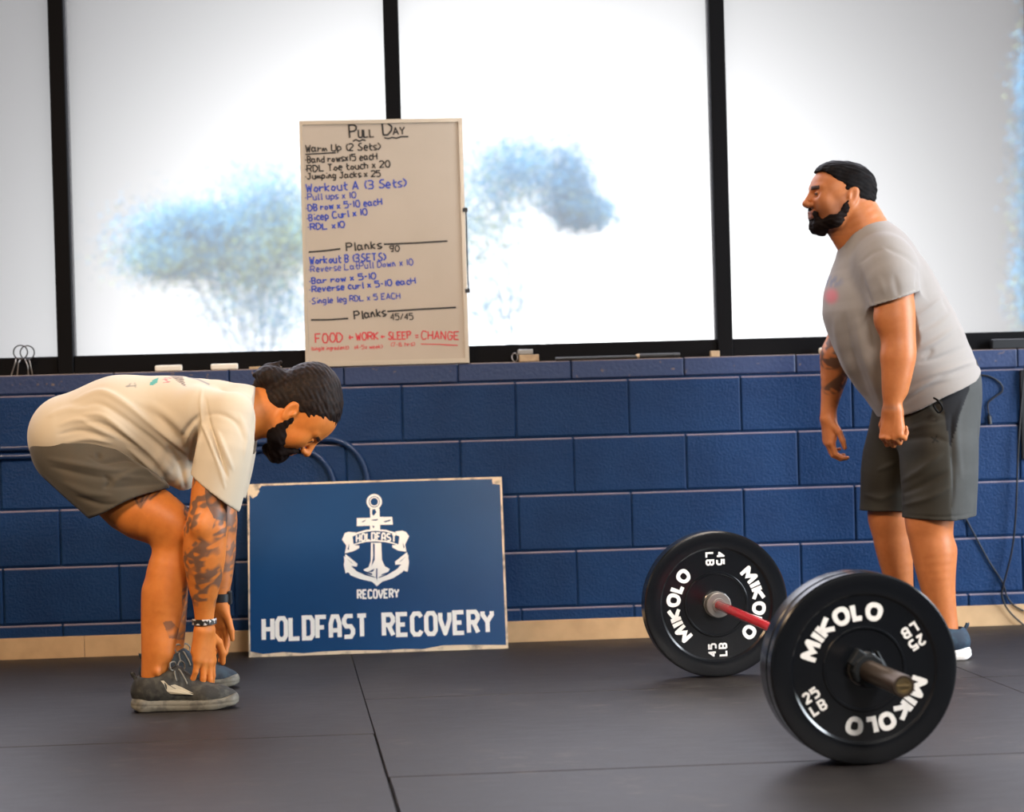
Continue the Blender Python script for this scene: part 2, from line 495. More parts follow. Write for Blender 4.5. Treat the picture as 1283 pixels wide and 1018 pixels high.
def ribbon(pl, w, V, F, fmap):
    """a flat stroke of width w along a polyline with mitred or rounded joints; fmap lays the points out in space"""
    closed = math.dist(pl[0], pl[-1]) < 1e-6 and len(pl) > 3
    if closed: pl = pl[:-1]
    n = len(pl); h = w / 2
    def face(q):
        i0 = len(V)
        ar = sum(q[i][0] * q[(i + 1) % len(q)][1] - q[(i + 1) % len(q)][0] * q[i][1] for i in range(len(q)))
        if ar < 0: q = q[::-1]
        for p in q: V.append(fmap(*p))
        F.append(tuple(range(i0, i0 + len(q))))
    segs = []
    for i in range(n if closed else n - 1):
        a, b = pl[i], pl[(i + 1) % n]
        d = math.dist(a, b)
        if d < 1e-9: continue
        t = ((b[0] - a[0]) / d, (b[1] - a[1]) / d)
        segs.append((a, b, t))
        nx, ny = -t[1] * h, t[0] * h
        face([(a[0] - nx, a[1] - ny), (b[0] - nx, b[1] - ny), (b[0] + nx, b[1] + ny), (a[0] + nx, a[1] + ny)])
    for i in range(len(segs) if closed else len(segs) - 1):
        t0, t1, p = segs[i][2], segs[(i + 1) % len(segs)][2], segs[i][1]
        cr = t0[0] * t1[1] - t0[1] * t1[0]; dt = t0[0] * t1[0] + t0[1] * t1[1]
        if abs(cr) < 1e-4 and dt > 0: continue
        if dt > -0.35:
            s = -1 if cr > 0 else 1
            n0 = (-t0[1] * s * h, t0[0] * s * h); n1 = (-t1[1] * s * h, t1[0] * s * h)
            m = (n0[0] + n1[0], n0[1] + n1[1]); l2 = (m[0] ** 2 + m[1] ** 2) / (2 * h * h)
            m = (m[0] / l2, m[1] / l2)
            face([p, (p[0] + n0[0], p[1] + n0[1]), (p[0] + m[0], p[1] + m[1]), (p[0] + n1[0], p[1] + n1[1])])
        else:
            face([(p[0] + h * math.cos(k * math.pi / 5), p[1] + h * math.sin(k * math.pi / 5)) for k in range(10)])

def glyphs(s):
    d = {}
    for line in s.strip().splitlines():
        ch, rest = line[0], line[1:].strip()
        d[ch] = [[(int(t[0]), {'a': -1, 'b': -2}[t[1]] if t[1] in 'ab' else int(t[1])) for t in st.split()] for st in rest.split(';')]
    return d

# bold block capitals of the sign, 4 wide x 6 high
BLOCK = glyphs('''
H 00 06;40 46;03 43
O 10 30 41 45 36 16 05 01 10
L 06 00 40
D 00 30 41 45 36 06 00
F 00 06 46;03 33
A 00 04 16 36 44 40;02 42
S 00 30 41 42 33 13 04 05 16 46
T 20 26;06 46
R 00 06 36 45 44 33 03;23 40
E 40 00 06 46;03 33
C 41 30 10 01 05 16 36 45
V 06 04 20 44 46
Y 20 23 05 06;23 45 46
''')
# heavy wide capitals and numbers of the plates
HEAVY = glyphs('''
M 00 16 42 76 80
I 00 06
K 00 06;66 03 60
O 20 40 62 64 46 26 04 02 20
L 06 00 40
B 00 06 36 45 44 33 03;33 42 41 30 00
2 05 16 36 45 44 00 40
5 46 06 04 34 43 41 30 00
4 30 36 02 42
''')
HEAVY['O'] = [[(3 + 3 * math.copysign(abs(math.cos(a)) ** .85, math.cos(a)), 3 + 3 * math.copysign(abs(math.sin(a)) ** .85, math.sin(a))) for a in [2 * math.pi * k / 24 for k in range(25)]]]
HEAVY['O'][0][-1] = HEAVY['O'][0][0]
# single-stroke hand lettering
HAND = glyphs('''
A 00 26 40;12 32
B 00 06 26 35 34 23 03;23 32 31 20 00
C 45 36 16 04 02 10 30 41
D 00 06 26 44 42 20 00
E 40 00 06 46;03 33
F 00 06 46;03 33
G 45 36 16 04 02 10 30 42 43 23
H 00 06;40 46;03 43
J 01 10 20 31 36;16 46
K 00 06;46 03 40
L 06 00 40
N 00 06 40 46
O 10 30 42 44 36 16 04 02 10
P 00 06 36 45 44 33 03
R 00 06 36 45 44 33 03;23 40
S 01 10 30 41 42 14 15 26 46
T 20 26;06 46
U 06 01 10 30 41 46
W 06 10 24 30 46
Y 20 23 06;23 46
a 33 14 03 01 10 31;34 31 40
b 06 00 20 31 32 23 03
c 33 24 14 02 01 10 30
d 36 30 10 01 02 13 33
e 02 32 33 24 14 02 01 10 30
g 33 14 03 01 10 31;34 3a 2b 0b
h 06 00;02 14 33 30
i 13 10;15 16
j 23 2a 1b 0a;25 26
k 06 00;34 02 30
l 16 10 20
m 00 03;02 13 20;22 33 40
n 00 04;02 14 23 30
o 10 20 32 23 13 01 10
p 04 0b;03 14 33 31 10 01
r 00 04;02 13 33
s 00 20 31 12 03 14 34
t 16 11 20 30;03 34
u 04 01 10 30 34;34 30
v 04 10 34
w 04 10 23 30 44
x 04 30;00 34
y 04 20;34 1b 0b
0 10 30 42 44 36 16 04 02 10
1 10 16
2 05 16 36 45 44 00 40
3 06 36 45 33 13;33 42 41 30 00
4 30 36 02 42
5 46 06 04 34 43 41 30 00
7 06 46 10
9 10 30 46 16 05 04 13 33 44
8 13 04 05 16 26 35 34 23 13 02 01 10 30 41 32 23
( 26 14 12 20
) 06 24 22 00
+ 11 15;03 33
= 02 32;04 34
- 03 23
/ 00 36
. 02 03
''')
ADV = {'i': 2.6, 'l': 2.8, '1': 2.6, '.': 1.6, '(': 2.8, ')': 2.8, 'j': 3, 'r': 4, 's': 4, 'c': 4, 't': 4, 'm': 5.2, 'w': 5.2, '-': 3.4, ' ': 2.6}

def write(font, text, w, V, F, fmap, adv=None, width=None, step=None, gap=1.6, jitter=0.0, rg=None):
    """lay the text out from (0,0) in glyph units (height 6) and hand every stroke to ribbon(); width squeezes it to fit"""
    x = 0; strokes = []
    for ch in text:
        if ch != ' ':
            dx = rg.uniform(-jitter, jitter) if rg else 0; dy = rg.uniform(-jitter, jitter) if rg else 0
            for st in font[ch]:
                strokes.append([(x + p[0] + dx + (rg.uniform(-jitter, jitter) if rg else 0) * .7, p[1] + dy + (rg.uniform(-jitter, jitter) if rg else 0) * .7) for p in st])
        x += (adv or {}).get(ch, (max(p[0] for st in font[ch] for p in st) if ch != ' ' else 2.4) + gap)
    total = x - gap
    k = (width / total) if width else 1.0
    for st in strokes:
        st = [(p[0] * k, p[1]) for p in st]
        if step: st = subdivide(st, step)
        ribbon(st, w, V, F, fmap)
    return total * k

def quad_map(TL, TR, BR, BL):
    """photograph pixels to (u, v) in the unit square of a flat panel"""
    import itertools
    A, B = [], []
    for (x, y), (u, v) in zip((TL, TR, BR, BL), ((0, 1), (1, 1), (1, 0), (0, 0))):
        A.append([x, y, 1, 0, 0, 0, -u * x, -u * y]); B.append(u)
        A.append([0, 0, 0, x, y, 1, -v * x, -v * y]); B.append(v)
    h = np.linalg.solve(np.array(A, float), np.array(B, float))
    def f(x, y):
        d = h[6] * x + h[7] * y + 1
        return (h[0] * x + h[1] * y + h[2]) / d, (h[3] * x + h[4] * y + h[5]) / d
    return f

def lettering(name, V, F, m):
    """letters as thin layered strokes: each stroke sits a hair above the one before, like paint"""
    V = [np.array(p, float) for p in V]
    for i, f in enumerate(F):
        n = np.cross(V[f[1]] - V[f[0]], V[f[2]] - V[f[0]]); n /= np.linalg.norm(n) + 1e-12
        if n[1] > 0: n = -n
        for j in f: V[j] = V[j] + n * (.00007 * (i % 9))
    return pyobj(name, V, F, m)

# ================================================================== THE BLUE SIGN leaning on the wall
M_signblue = material('sign_blue_vinyl', (0.001, 0.046, 0.150), 0.33, spec=.2, noise=(3, (0.002, 0.054, 0.175), .35, .65))
M_white = material('white_vinyl', (0.90, 0.90, 0.88), 0.4, bump=(20, .02, .001))
M_raw = material('worn_sign_board', (0.75, 0.62, 0.45), 0.7, noise=(25, (0.30, 0.25, 0.2), .5, .65))
SIGN_TL, SIGN_TR, SIGN_BR, SIGN_BL = (308, 608), (630, 598), (637, 813), (312, 824)
bl, br = floor_at(*SIGN_BL), floor_at(*SIGN_BR)
ym = (bl[1] + br[1]) / 2
bl[1] = br[1] = ym
bl[2] = br[2] = 0.0
SW, SH = float(br[0] - bl[0]), 0.610
# lean: top edge touches the wall
tilt = math.asin(min(.9, (-0.0375 - ym) / SH))
s_root = thing('sign', 'blue HOLDFAST RECOVERY sign with a white anchor, leaning on the wall', 'sign', tuple((bl + br) / 2))
def sign_pt(u, v, d=0.0):
    """u, v in metres on the sign's face, d out of the face"""
    n = np.array((0, -math.cos(tilt), math.sin(tilt)))
    return np.array((bl[0] + u, bl[1] + v * math.sin(tilt), v * math.cos(tilt))) + n * d
def sign_box(name, u0, u1, v0, v1, d0, d1, m):
    bm = bmesh.new()
    P = [bm.verts.new(sign_pt(u, v, d)) for d in (d0, d1) for u, v in ((u0, v0), (u1, v0), (u1, v1), (u0, v1))]
    for q in ((0, 1, 2, 3), (4, 7, 6, 5), (0, 4, 5, 1), (1, 5, 6, 2), (2, 6, 7, 3), (3, 7, 4, 0)):
        bm.faces.new([P[i] for i in q])
    bmesh.ops.recalc_face_normals(bm, faces=bm.faces[:])
    return adopt(obj(name, bm, m), s_root)
sign_box('board', 0, SW, 0.0, SH, -0.012, -0.0006, M_raw)
# the vinyl face, with corners torn back to the pale board
bm = bmesh.new()
rg = random.Random(4)
def torn(u, v, du, dv, n=6, r=.025):
    """corner chamfer points from the vertical to the horizontal side"""
    return [(u + du * r * (math.sin(a) * (1 + rg.uniform(-.25, .25))), v + dv * r * (math.cos(a) * (1 + rg.uniform(-.25, .25)))) for a in [math.pi / 2 * k / (n - 1) for k in range(n)]]
e = .0075
out = []
out += [(SW - e, .012)] + torn(SW - e, SH - e, -1, -1, 6, .026)[::1]
out += [(SW * .6, SH - .006)] + torn(e, SH - e, 1, -1, 6, .038)[::-1]
out += [(.006, SH * .5), (.005, .02), (.05, .010)]
for k in range(1, 12): out.append((.05 + (SW - .07) * k / 12, .010 + rg.uniform(-.003, .005) + (.004 if k > 8 else 0)))
bm.faces.new([bm.verts.new(sign_pt(u, v, 0)) for u, v in out])
bmesh.ops.recalc_face_normals(bm, faces=bm.faces[:])
if bm.faces[:][0].normal.y > 0: bmesh.ops.reverse_faces(bm, faces=bm.faces[:])
adopt(obj('vinyl_face', bm, M_signblue), s_root)

s_map = quad_map(SIGN_TL, SIGN_TR, SIGN_BR, SIGN_BL)
def s_uv(px, py):
    u, v = s_map(px, py); return u * SW, v * SH
def sign_text(text, x0, y0, x1, y1, hpx, stroke, V, F, arch=0.0, d=.0008):
    u0, v0 = s_uv(x0, y0); u1, v1 = s_uv(x1, y1)
    ht = hpx / 215 * SH
    du, dv = u1 - u0, v1 - v0
    Lw = math.hypot(du, dv); ux, uy = du / Lw, dv / Lw
    k = ht / 6
    def fm(a, b):
        t = a * k; off = arch * (1 - (2 * t / Lw - 1) ** 2)
        bb = b * k + off
        return sign_pt(u0 + ux * t - uy * bb, v0 + uy * t + ux * bb, d)
    write(BLOCK, text, stroke, V, F, fm, width=Lw / k, step=.8 if arch else None, gap=2.15)
for a in (('HOLDFAST', 330.5, 802.3, 459, 797.8, 25.5, 1.25), ('RECOVERY', 481, 797, 617, 792.5, 25.5, 1.25), ('RECOVERY', 448, 751, 499, 749.5, 10, 1.3)):
    V, F = [], []
    sign_text(*a, V, F)
    adopt(lettering('lettering', V, F, M_white), s_root)

# the anchor emblem: white shapes laid on the face, blue details on top
def s_poly(bm, pts, d):
    f = bm.faces.new([bm.verts.new(sign_pt(*s_uv(x, y), d)) for x, y in pts])
    f.normal_update()
    if f.normal.y > 0: f.normal_flip()
def emb(q):     # emblem close-up coordinates to photograph pixels
    return [(400 + x / 6.364, 610 + y / 6.364) for x, y in q]
def s_ring(bm, cx, cy, r0, r1, d, n=28):
    for k in range(n):
        a, b = 2 * math.pi * k / n, 2 * math.pi * (k + 1) / n
        s_poly(bm, emb([(cx + r0 * math.cos(a), cy + r0 * math.sin(a)), (cx + r1 * math.cos(a), cy + r1 * math.sin(a)),
                        (cx + r1 * math.cos(b), cy + r1 * math.sin(b)), (cx + r0 * math.cos(b), cy + r0 * math.sin(b))]), d)
bm = bmesh.new()
s_ring(bm, 436, 127, 30, 62, .0008)
s_poly(bm, emb([(402, 180), (478, 180), (480, 250), (484, 350), (402, 350), (404, 250)]), .0009)
s_poly(bm, emb([(296, 258), (404, 256), (480, 248), (580, 248), (586, 310), (480, 312), (404, 318), (296, 322)]), .0010)
def band(top, bot, d):
    for (a, b), (c, e_) in zip(zip(top, top[1:]), zip(bot, bot[1:])):
        s_poly(bm, emb([a, b, e_, c]), d)
tp = [(240, 400), (300, 372), (370, 352), (448, 346), (530, 352), (600, 372), (660, 398)]
bt = [(252, 480), (312, 462), (375, 448), (448, 444), (528, 450), (592, 464), (650, 482)]
band(tp, bt, .0011)
s_poly(bm, emb([(178, 430), (200, 378), (228, 368), (292, 372), (246, 405), (258, 470), (318, 478), (316, 498), (270, 522), (200, 540), (212, 478)]), .0010)
s_poly(bm, emb([(716, 402), (690, 368), (660, 358), (600, 366), (648, 400), (640, 468), (580, 474), (582, 492), (630, 518), (694, 526), (684, 470)]), .0010)
s_poly(bm, emb([(410, 455), (492, 455), (498, 590), (520, 640), (560, 664), (540, 700), (460, 735), (370, 700), (350, 668), (390, 650), (408, 600)]), .0009)
L_ = [(192, 560), (205, 660), (250, 715), (330, 745), (420, 765), (458, 800)]
R_ = [(712, 550), (704, 640), (660, 690), (590, 735), (500, 765), (458, 800)]
Li = [(225, 590), (250, 640), (300, 685), (370, 715), (430, 730), (458, 735)]
Ri = [(680, 575), (660, 620), (610, 670), (540, 712), (490, 730), (458, 735)]
band(L_, Li, .0010); band(R_, Ri, .0010)
s_poly(bm, emb([(206, 545), (302, 622), (298, 645), (256, 640), (232, 690), (206, 698), (192, 630)]), .0011)
s_poly(bm, emb([(700, 528), (602, 606), (606, 630), (652, 628), (680, 680), (704, 686), (716, 610)]), .0011)
emblem = adopt(obj('anchor_emblem', bm, M_white), s_root)
bm = bmesh.new()
tp2 = [(262, 405), (310, 384), (375, 366), (448, 360), (528, 366), (590, 384), (638, 404)]
bt2 = [(270, 466), (318, 450), (378, 436), (448, 432), (526, 438), (586, 452), (630, 468)]
tp, bt = tp2, bt2
band(tp, bt, .0014)
s_ring(bm, 436, 127, 40, 45, .0014)
for q in ([(420, 190), (440, 185), (455, 210), (430, 240), (418, 225)], [(330, 290), (375, 268), (350, 290)], [(410, 272), (470, 265), (455, 278), (425, 278)], [(510, 285), (570, 268), (560, 282), (525, 292)],
          [(425, 462), (440, 462), (440, 590), (415, 640), (428, 560)], [(452, 660), (462, 660), (460, 760), (450, 725)], [(215, 580), (272, 626), (250, 612)], [(690, 562), (634, 612), (655, 598)],
          [(265, 652), (330, 690), (420, 712), (420, 700), (340, 672)], [(640, 650), (560, 700), (490, 715), (500, 704), (560, 682)], [(420, 318), (438, 322), (430, 342)], [(380, 690), (440, 660), (425, 685)], [(222, 505), (236, 460), (232, 515)], [(672, 500), (664, 450), (680, 490)]):
    s_poly(bm, emb(q), .0014)
adopt(obj('emblem_shading', bm, M_signblue), s_root)
V, F = [], []
sign_text('HOLDFAST', 400 + 294 / 6.364, 610 + 449 / 6.364, 400 + 606 / 6.364, 610 + 449 / 6.364, 8.6, 1.35, V, F, arch=.0078, d=.0018)
adopt(lettering('banner_lettering', V, F, M_white), s_root)

# ================================================================== THE WHITEBOARD on the window ledge
M_board = material('whiteboard_enamel', (0.50, 0.43, 0.36), 0.3, noise=(6, (0.47, 0.405, 0.335), .3, .7))
M_alu = material('aluminium_frame', (0.58, 0.51, 0.42), 0.35, metal=0.5, bump=(80, .03, .0005))
M_ink_k = material('black_marker', (0.008, 0.008, 0.01), 0.6, bump=(40, .05, .0005))
M_ink_b = material('blue_marker', (0.01, 0.05, 0.42), 0.6, bump=(40, .05, .0005))
M_ink_r = material('red_marker', (0.62, 0.03, 0.05), 0.6, bump=(40, .05, .0005))
WB = ((376, 152), (578, 147), (588, 455), (383, 459))
YB = -0.004
b0, b1 = at(383, 458.5, YB), at(588, 455, YB)
zb = Z_LEDGE + .002
BW = float(b1[0] - b0[0])
BH = float(at(480, 149.5, 0.02)[2] - zb)
btilt = math.atan2(0.030, BH)
wb_root = thing('whiteboard', 'whiteboard with handwritten Pull Day workout, standing on the ledge', 'whiteboard', (float(b0[0] + b1[0]) / 2, YB, zb))
def wb_pt(u, v, d=0.0):
    n = np.array((0, -math.cos(btilt), math.sin(btilt)))
    return np.array((b0[0] + u, YB + v * math.sin(btilt), zb + v * math.cos(btilt))) + n * d
def wb_box(bm, u0, u1, v0, v1, d0, d1):
    P = [bm.verts.new(wb_pt(u, v, d)) for d in (d0, d1) for u, v in ((u0, v0), (u1, v0), (u1, v1), (u0, v1))]
    for q in ((0, 1, 2, 3), (4, 7, 6, 5), (0, 4, 5, 1), (1, 5, 6, 2), (2, 6, 7, 3), (3, 7, 4, 0)):
        bm.faces.new([P[i] for i in q])
    return bm
bm = wb_box(bmesh.new(), .006, BW - .006, .006, BH - .006, -.012, 0.0)
bmesh.ops.recalc_face_normals(bm, faces=bm.faces[:]); adopt(obj('panel', bm, M_board), wb_root)
bm = bmesh.new()
fw_ = .014
wb_box(bm, 0, BW, 0, fw_ * 1.2, -.014, .006); wb_box(bm, 0, BW, BH - fw_, BH, -.014, .006)
wb_box(bm, 0, fw_ * .8, fw_ * 1.2, BH - fw_, -.014, .006); wb_box(bm, BW - fw_, BW, fw_ * 1.2, BH - fw_, -.014, .006)
bmesh.ops.recalc_face_normals(bm, faces=bm.faces[:])
adopt(obj('frame', bm, M_alu), wb_root)
w_map = quad_map(*WB)
def w_uv(x, y):
    u, v = w_map(x, y); return u * BW, v * BH
rgw = random.Random(11)
def wb_text(text, x0, y0, x1, y1, hpx, m, w=1.7):
    V, F = [], []
    u0, v0 = w_uv(x0, y0); u1, v1 = w_uv(x1, y1)
    Lw = math.hypot(u1 - u0, v1 - v0); ux, uy = (u1 - u0) / Lw, (v1 - v0) / Lw
    ht = hpx / 305 * BH; k = ht / 6
    def fm(a, b):
        return wb_pt(u0 + ux * a * k - uy * b * k, v0 + uy * a * k + ux * b * k, .0009)
    write(HAND, text, w * BH / 305 / k, V, F, fm, adv=ADV, width=Lw / k, gap=1.5, jitter=.2, rg=rgw)
    adopt(lettering('writing', V, F, m), wb_root)
def wb_line(pts, m, w=2.2):
    V, F = [], []
    ribbon([w_uv(*p) for p in pts], w * BH / 305, V, F, lambda u, v: wb_pt(u, v, .0009))
    adopt(lettering('underline', V, F, m), wb_root)
wb_text('P', 438, 172.5, 447, 172, 16, M_ink_k, 2.2); wb_text('ULL', 449, 172, 468, 171, 9.5, M_ink_k, 1.8)
wb_text('D', 479, 168.5, 490, 168, 15, M_ink_k, 2.2); wb_text('AY', 492, 168.5, 507, 167.5, 9, M_ink_k, 1.8)
wb_line([(442, 176.5), (446, 174.5), (450, 176.5), (454, 174.5), (458, 175.5)], M_ink_k, 1.8)
wb_line([(481, 172), (486, 173), (491, 171.5), (496, 172.5), (502, 170.5), (511, 170.5)], M_ink_k, 1.9)
wb_text('Warm Up (2 Sets)', 384, 190, 475, 187, 8.5, M_ink_k, 1.6)
wb_line([(383.5, 193), (421, 190.8)], M_ink_k, 1.8)
for t_, a in (('.Band rowsx15 eacH', (384, 203.6, 472, 199, 8)), ('.RDL Toe touch x 20', (384, 215, 488, 208.5, 8)), ('.Jumping Jacks x 25', (384, 224, 476, 220, 7.2))):
    wb_text(t_, *a, M_ink_k, 1.6)
wb_line([(387, 314.7), (408, 313), (426.5, 310.6)], M_ink_k); wb_text('Planks', 434, 313, 477, 310, 9.5, M_ink_k, 1.9)
wb_line([(480.5, 305), (520, 303.4), (560, 301)], M_ink_k); wb_text('90', 488, 314, 500, 313.6, 7, M_ink_k, 1.4)
wb_line([(389.7, 399.7), (412, 399.6), (436, 398)], M_ink_k); wb_text('Planks', 444, 399, 483, 395, 9.5, M_ink_k, 1.9)
wb_line([(484.7, 389.5), (525, 387), (571, 384.7)], M_ink_k); wb_text('45/45', 489, 400, 517, 399.7, 7.5, M_ink_k, 1.3)
for t_, a, w in (('Workout A (3 Sets)', (384.5, 239.5, 507, 233, 10), 1.7), ('.Pull ups x 10', (384, 249.7, 446, 247, 7.5), 1.3), ('.DB row x 5-10 eacH', (385, 263.7, 478, 255.6, 8), 1.6),
                 ('.Bicep Curl x 10', (386, 276, 460, 268, 8), 1.6), ('.RDL x10', (387, 287, 432, 284, 7.5), 1.6), ('Workout B (3SETS)', (388.5, 329.5, 482, 325, 9), 1.7),
                 ('.Reverse LatPull Down x 10', (388, 340, 517, 331, 7.5), 1.2), ('.Bar row x 5-10', (389, 354.5, 471, 348, 7.3), 1.7), ('.Reverse curl x 5-10 eacH', (389, 365, 520, 354.5, 7.3), 1.7),
                 ('.Single leg RDL x 5 EACH', (389, 379.6, 501, 373, 7), 1.3)):
    wb_text(t_, *a, M_ink_b, w)
for t_, a, w in (('FOOD', (395, 428.7, 429, 427.5, 11), 1.5), ('+', (436, 426, 442.5, 425.7, 8), 1.5), ('WORK', (446, 426, 474, 424.5, 9), 1.5), ('+', (476.5, 424.5, 482, 424.3, 6), 1.5), ('SLEEP', (486, 425, 514, 424, 9), 1.5),
                 ('=', (519.7, 425, 524, 425, 8), 1.3), ('CHANGE', (528, 425, 574.5, 425.5, 10), 1.4), ('(single ingredient)', (390, 438, 436, 437, 4.6), .75), ('(4-5x week)', (443.5, 437, 478.5, 436, 4.6), .75), ('(7-8 hrs)', (489, 434, 519, 433, 4.8), .75)):
    wb_text(t_, *a, M_ink_r, w)
wb_line([(527, 431), (550, 431.5), (573.5, 433)], M_ink_r, 1.2)
# dark cord clipped along the right edge
M_dark = material('dark_plastic', (0.012, 0.013, 0.016), 0.4, bump=(60, .08, .0008))
bm = bmesh.new()
u_c, v_a = w_uv(582, 262); _, v_b = w_uv(585.5, 364)
tube(bm, [wb_pt(BW + .004, v_a, .003), wb_pt(BW + .0035, (v_a + v_b) / 2, .003), wb_pt(BW + .004, v_b, .003)], .0028, 8)
for v in (v_a, v_b): wb_box(bm, BW - .008, BW + .010, v - .007, v + .007, -.006, .010)
bmesh.ops.recalc_face_normals(bm, faces=bm.faces[:])
adopt(obj('cord_clip', bm, M_dark), wb_root)

# ================================================================== SMALL THINGS ON THE LEDGE
M_chalk = material('white_chalk', (0.78, 0.74, 0.66), 0.8, bump=(60, .2, .001))
M_wood = material('pale_wood', (0.50, 0.36, 0.22), 0.6, noise=(30, (0.36, 0.25, 0.15), .4, .6))
M_steel = material('worn_steel', (0.42, 0.40, 0.38), 0.35, metal=.8, bump=(60, .1, .0008))
ZL = Z_LEDGE + .0006
def ledge_box(name, x0, x1, ytop, ybot, m, label, cat, depth=.03, y=-.002, z=None, bevel=.004, group=None, rot=0):
    a, b = at(x0, ybot, y), at(x1, ybot, y)
    h = (ybot - ytop) * mpp(y)
    zz = ZL if z is None else z
    cx, w = float(a[0] + b[0]) / 2, float(b[0] - a[0])
    o = obj(name, box(bmesh.new(), -w / 2, w / 2, 0, depth, 0, h, bevel, 2), m)
    o.location = (cx, y, zz); o.rotation_euler.z = rot
    return tag(o, label, cat, group), zz + h
def chalk_pack(x0, x1, yt, yb, label):
    o, _ = ledge_box('chalk_stick', x0, x1, yt, yb, M_chalk, label, 'chalk', .02, .004, bevel=.005)
chalk_pack(194, 228, 459, 466.5, 'white stick on the ledge above the bending man, left one of the pair')
chalk_pack(264, 298, 457, 464.5, 'white stick on the ledge above the bending man, right one of the pair')
ledge_box('wooden_ruler', 312, 352, 453.6, 456.2, M_wood, 'thin tan strip on the ledge just left of the whiteboard', 'ruler', .03, .003, bevel=.0008)
_, zt = ledge_box('wooden_block', 651, 675.5, 447, 455.8, M_wood, 'pale wooden block on the ledge right of whiteboard, lower of two', 'block', .05, .0, bevel=.002)
ledge_box('chalk_box', 649, 668, 440, 446.3, M_steel, 'small greyish box stacked on the pale wooden block', 'box', .035, .004, z=zt + .0006, bevel=.002)
ledge_box('wooden_block', 891, 902, 438.8, 446.3, M_wood, 'small wooden cube on the ledge under the window post', 'block', .03, .0, bevel=.0015)
ledge_box('chalk_lump', 1027, 1035, 436.5, 444.3, M_chalk, 'white chalk lump on the ledge beside the standing man\'s arm', 'chalk', .025, .0, bevel=.008)
# spring clip beside the wooden block
bm = bmesh.new()
c = at(645, 449, .01); c[2] = ZL + .0165
tube(bm, [c + np.array((.010 * math.cos(t), .006 * math.sin(3 * t), .0150 * math.sin(t))) for t in np.linspace(0, 2 * math.pi, 24, endpoint=False)], .0018, 6, True)
tag(obj('wire_clip', bm, M_steel, smooth=True), 'little wire clip standing left of the wooden block on the ledge', 'clip')
def rod(name, x0, x1, r, m, label, cat, y=.01, tip=None, cap=None):
    a, b = at(x0, 450, y), at(x1, 450, y)
    z = ZL + r
    root = thing(name, label, cat, (float(a[0] + b[0]) / 2, y, ZL))
    L = float(b[0] - a[0]); x = float(a[0])
    bm = tube(bmesh.new(), [(x, y, z), (x + L * .82, y, z)], r, 12)
    adopt(auto_smooth(obj('barrel', bm, m)), root)
    bm = tube(bmesh.new(), [(x + L * .82, y, z), (x + L * .84, y, z), (x + L, y, z)], [r * .8, r * 1.06, r * .9], 12)
    adopt(auto_smooth(obj('cap', bm, cap or m)), root)
    if tip:
        bm = tube(bmesh.new(), [(x - .012, y, z), (x, y, z)], [r * .75, r], 12)
        adopt(auto_smooth(obj('end_plug', bm, tip)), root)
rod('marker_pen', 801, 852, .0090, M_dark, 'dark marker with a pale end on the ledge below the window', 'marker', .013, tip=M_wood)
rod('black_rod', 696, 798, .0065, M_dark, 'long black rod lying on the ledge right of the wooden block', 'rod', .004)
# wire stand of two crossed rings at the far left
M_wire = material('dark_wire', (0.05, 0.045, 0.045), 0.35, metal=.7, bump=(60, .1, .0005))
base = at(29, 466, .008); base[2] = ZL
root = thing('wire_stand', 'small wire stand of two overlapping rings on the ledge, far left', 'stand', tuple(base))
for cx, cy, dy in ((25.7, 441.5, 0), (34.2, 442, .006)):
    c = at(cx, cy, .008 + dy)
    pts = [c + np.array((.0245 * math.cos(t), 0, .0245 * math.sin(t))) for t in np.linspace(0, 2 * math.pi, 32, endpoint=False)]
    adopt(obj('ring', tube(bmesh.new(), pts, .0024, 8, True), M_wire, smooth=True), root)
for pts in ([(20.5, 449), (19, 455), (14, 466.5)], [(26, 450), (23, 455), (21.5, 466.3)], [(31, 450), (34.5, 458), (35.5, 466)], [(36.5, 451), (38, 457), (40.5, 466)]):
    q = [at(x, y, .010) for x, y in pts]; q[-1][2] = ZL
    adopt(obj('leg', tube(bmesh.new(), q, .0020, 8), M_steel, smooth=True), root)

# ================================================================== CABLES at the right
M_cable = material('black_cable', (0.008, 0.008, 0.010), 0.45, bump=(60, .05, .0005))
def cable(pts, r, label, Y=-.006, plug=False):
    P = catmull([at(x, y, Y if len(p) < 1 else p[0]) for x, y, *p in pts], 8)
    root = thing('power_cable', label, 'cable', tuple(P[0]))
    adopt(obj('cord', tube(bmesh.new(), P, r, 8), M_cable, smooth=True), root)
    if plug:
        a, b = P[-1], P[-1] + (P[-1] - P[-4]) / np.linalg.norm(P[-1] - P[-4]) * .035
        adopt(obj('plug', tube(bmesh.new(), [a, a * .8 + b * .2, b], [.004, .008, .007], 10), M_cable), root)
cable([(1226, 470), (1240, 472), (1253, 480), (1256, 490), (1246, 498), (1238, 506), (1239, 520)], .0030, 'short charging cable with a plug dangling behind the standing man', plug=True)
cable([(1286, 440), (1282, 480), (1276, 560), (1273, 640), (1268, 690), (1257, 735), (1256, 750), (1266, 768), (1290, 790)], .0034, 'black cable hanging from the ledge down to the floor, right edge', Y=-.024)
cable([(1206, 642), (1222, 672), (1240, 705), (1256, 730), (1262, 748), (1272, 760, -.016), (1292, 770, -.016)], .0030, 'black cable slanting down from behind the standing man to the right edge')
# dark upright channel strip at the right end of the wall
q0, q1 = at(1281, 470, -.01), at(1281, 700, -.01)
tag(obj('cable_channel', box(bmesh.new(), float(q0[0]) - .010, float(q0[0]) + .03, -.014, -.001, .60, .925, .003), M_dark), 'dark upright cable channel on the blue wall at the right edge', 'cable channel')
# black socket strip under the window, right end
a = at(1258, 436, .028)
tag(obj('power_strip', box(bmesh.new(), float(a[0]) - .05, float(a[0]) + .09, .006, .036, ZL, ZL + .036, .004, 2), M_dark), 'black power strip on the ledge at the right edge', 'power strip')

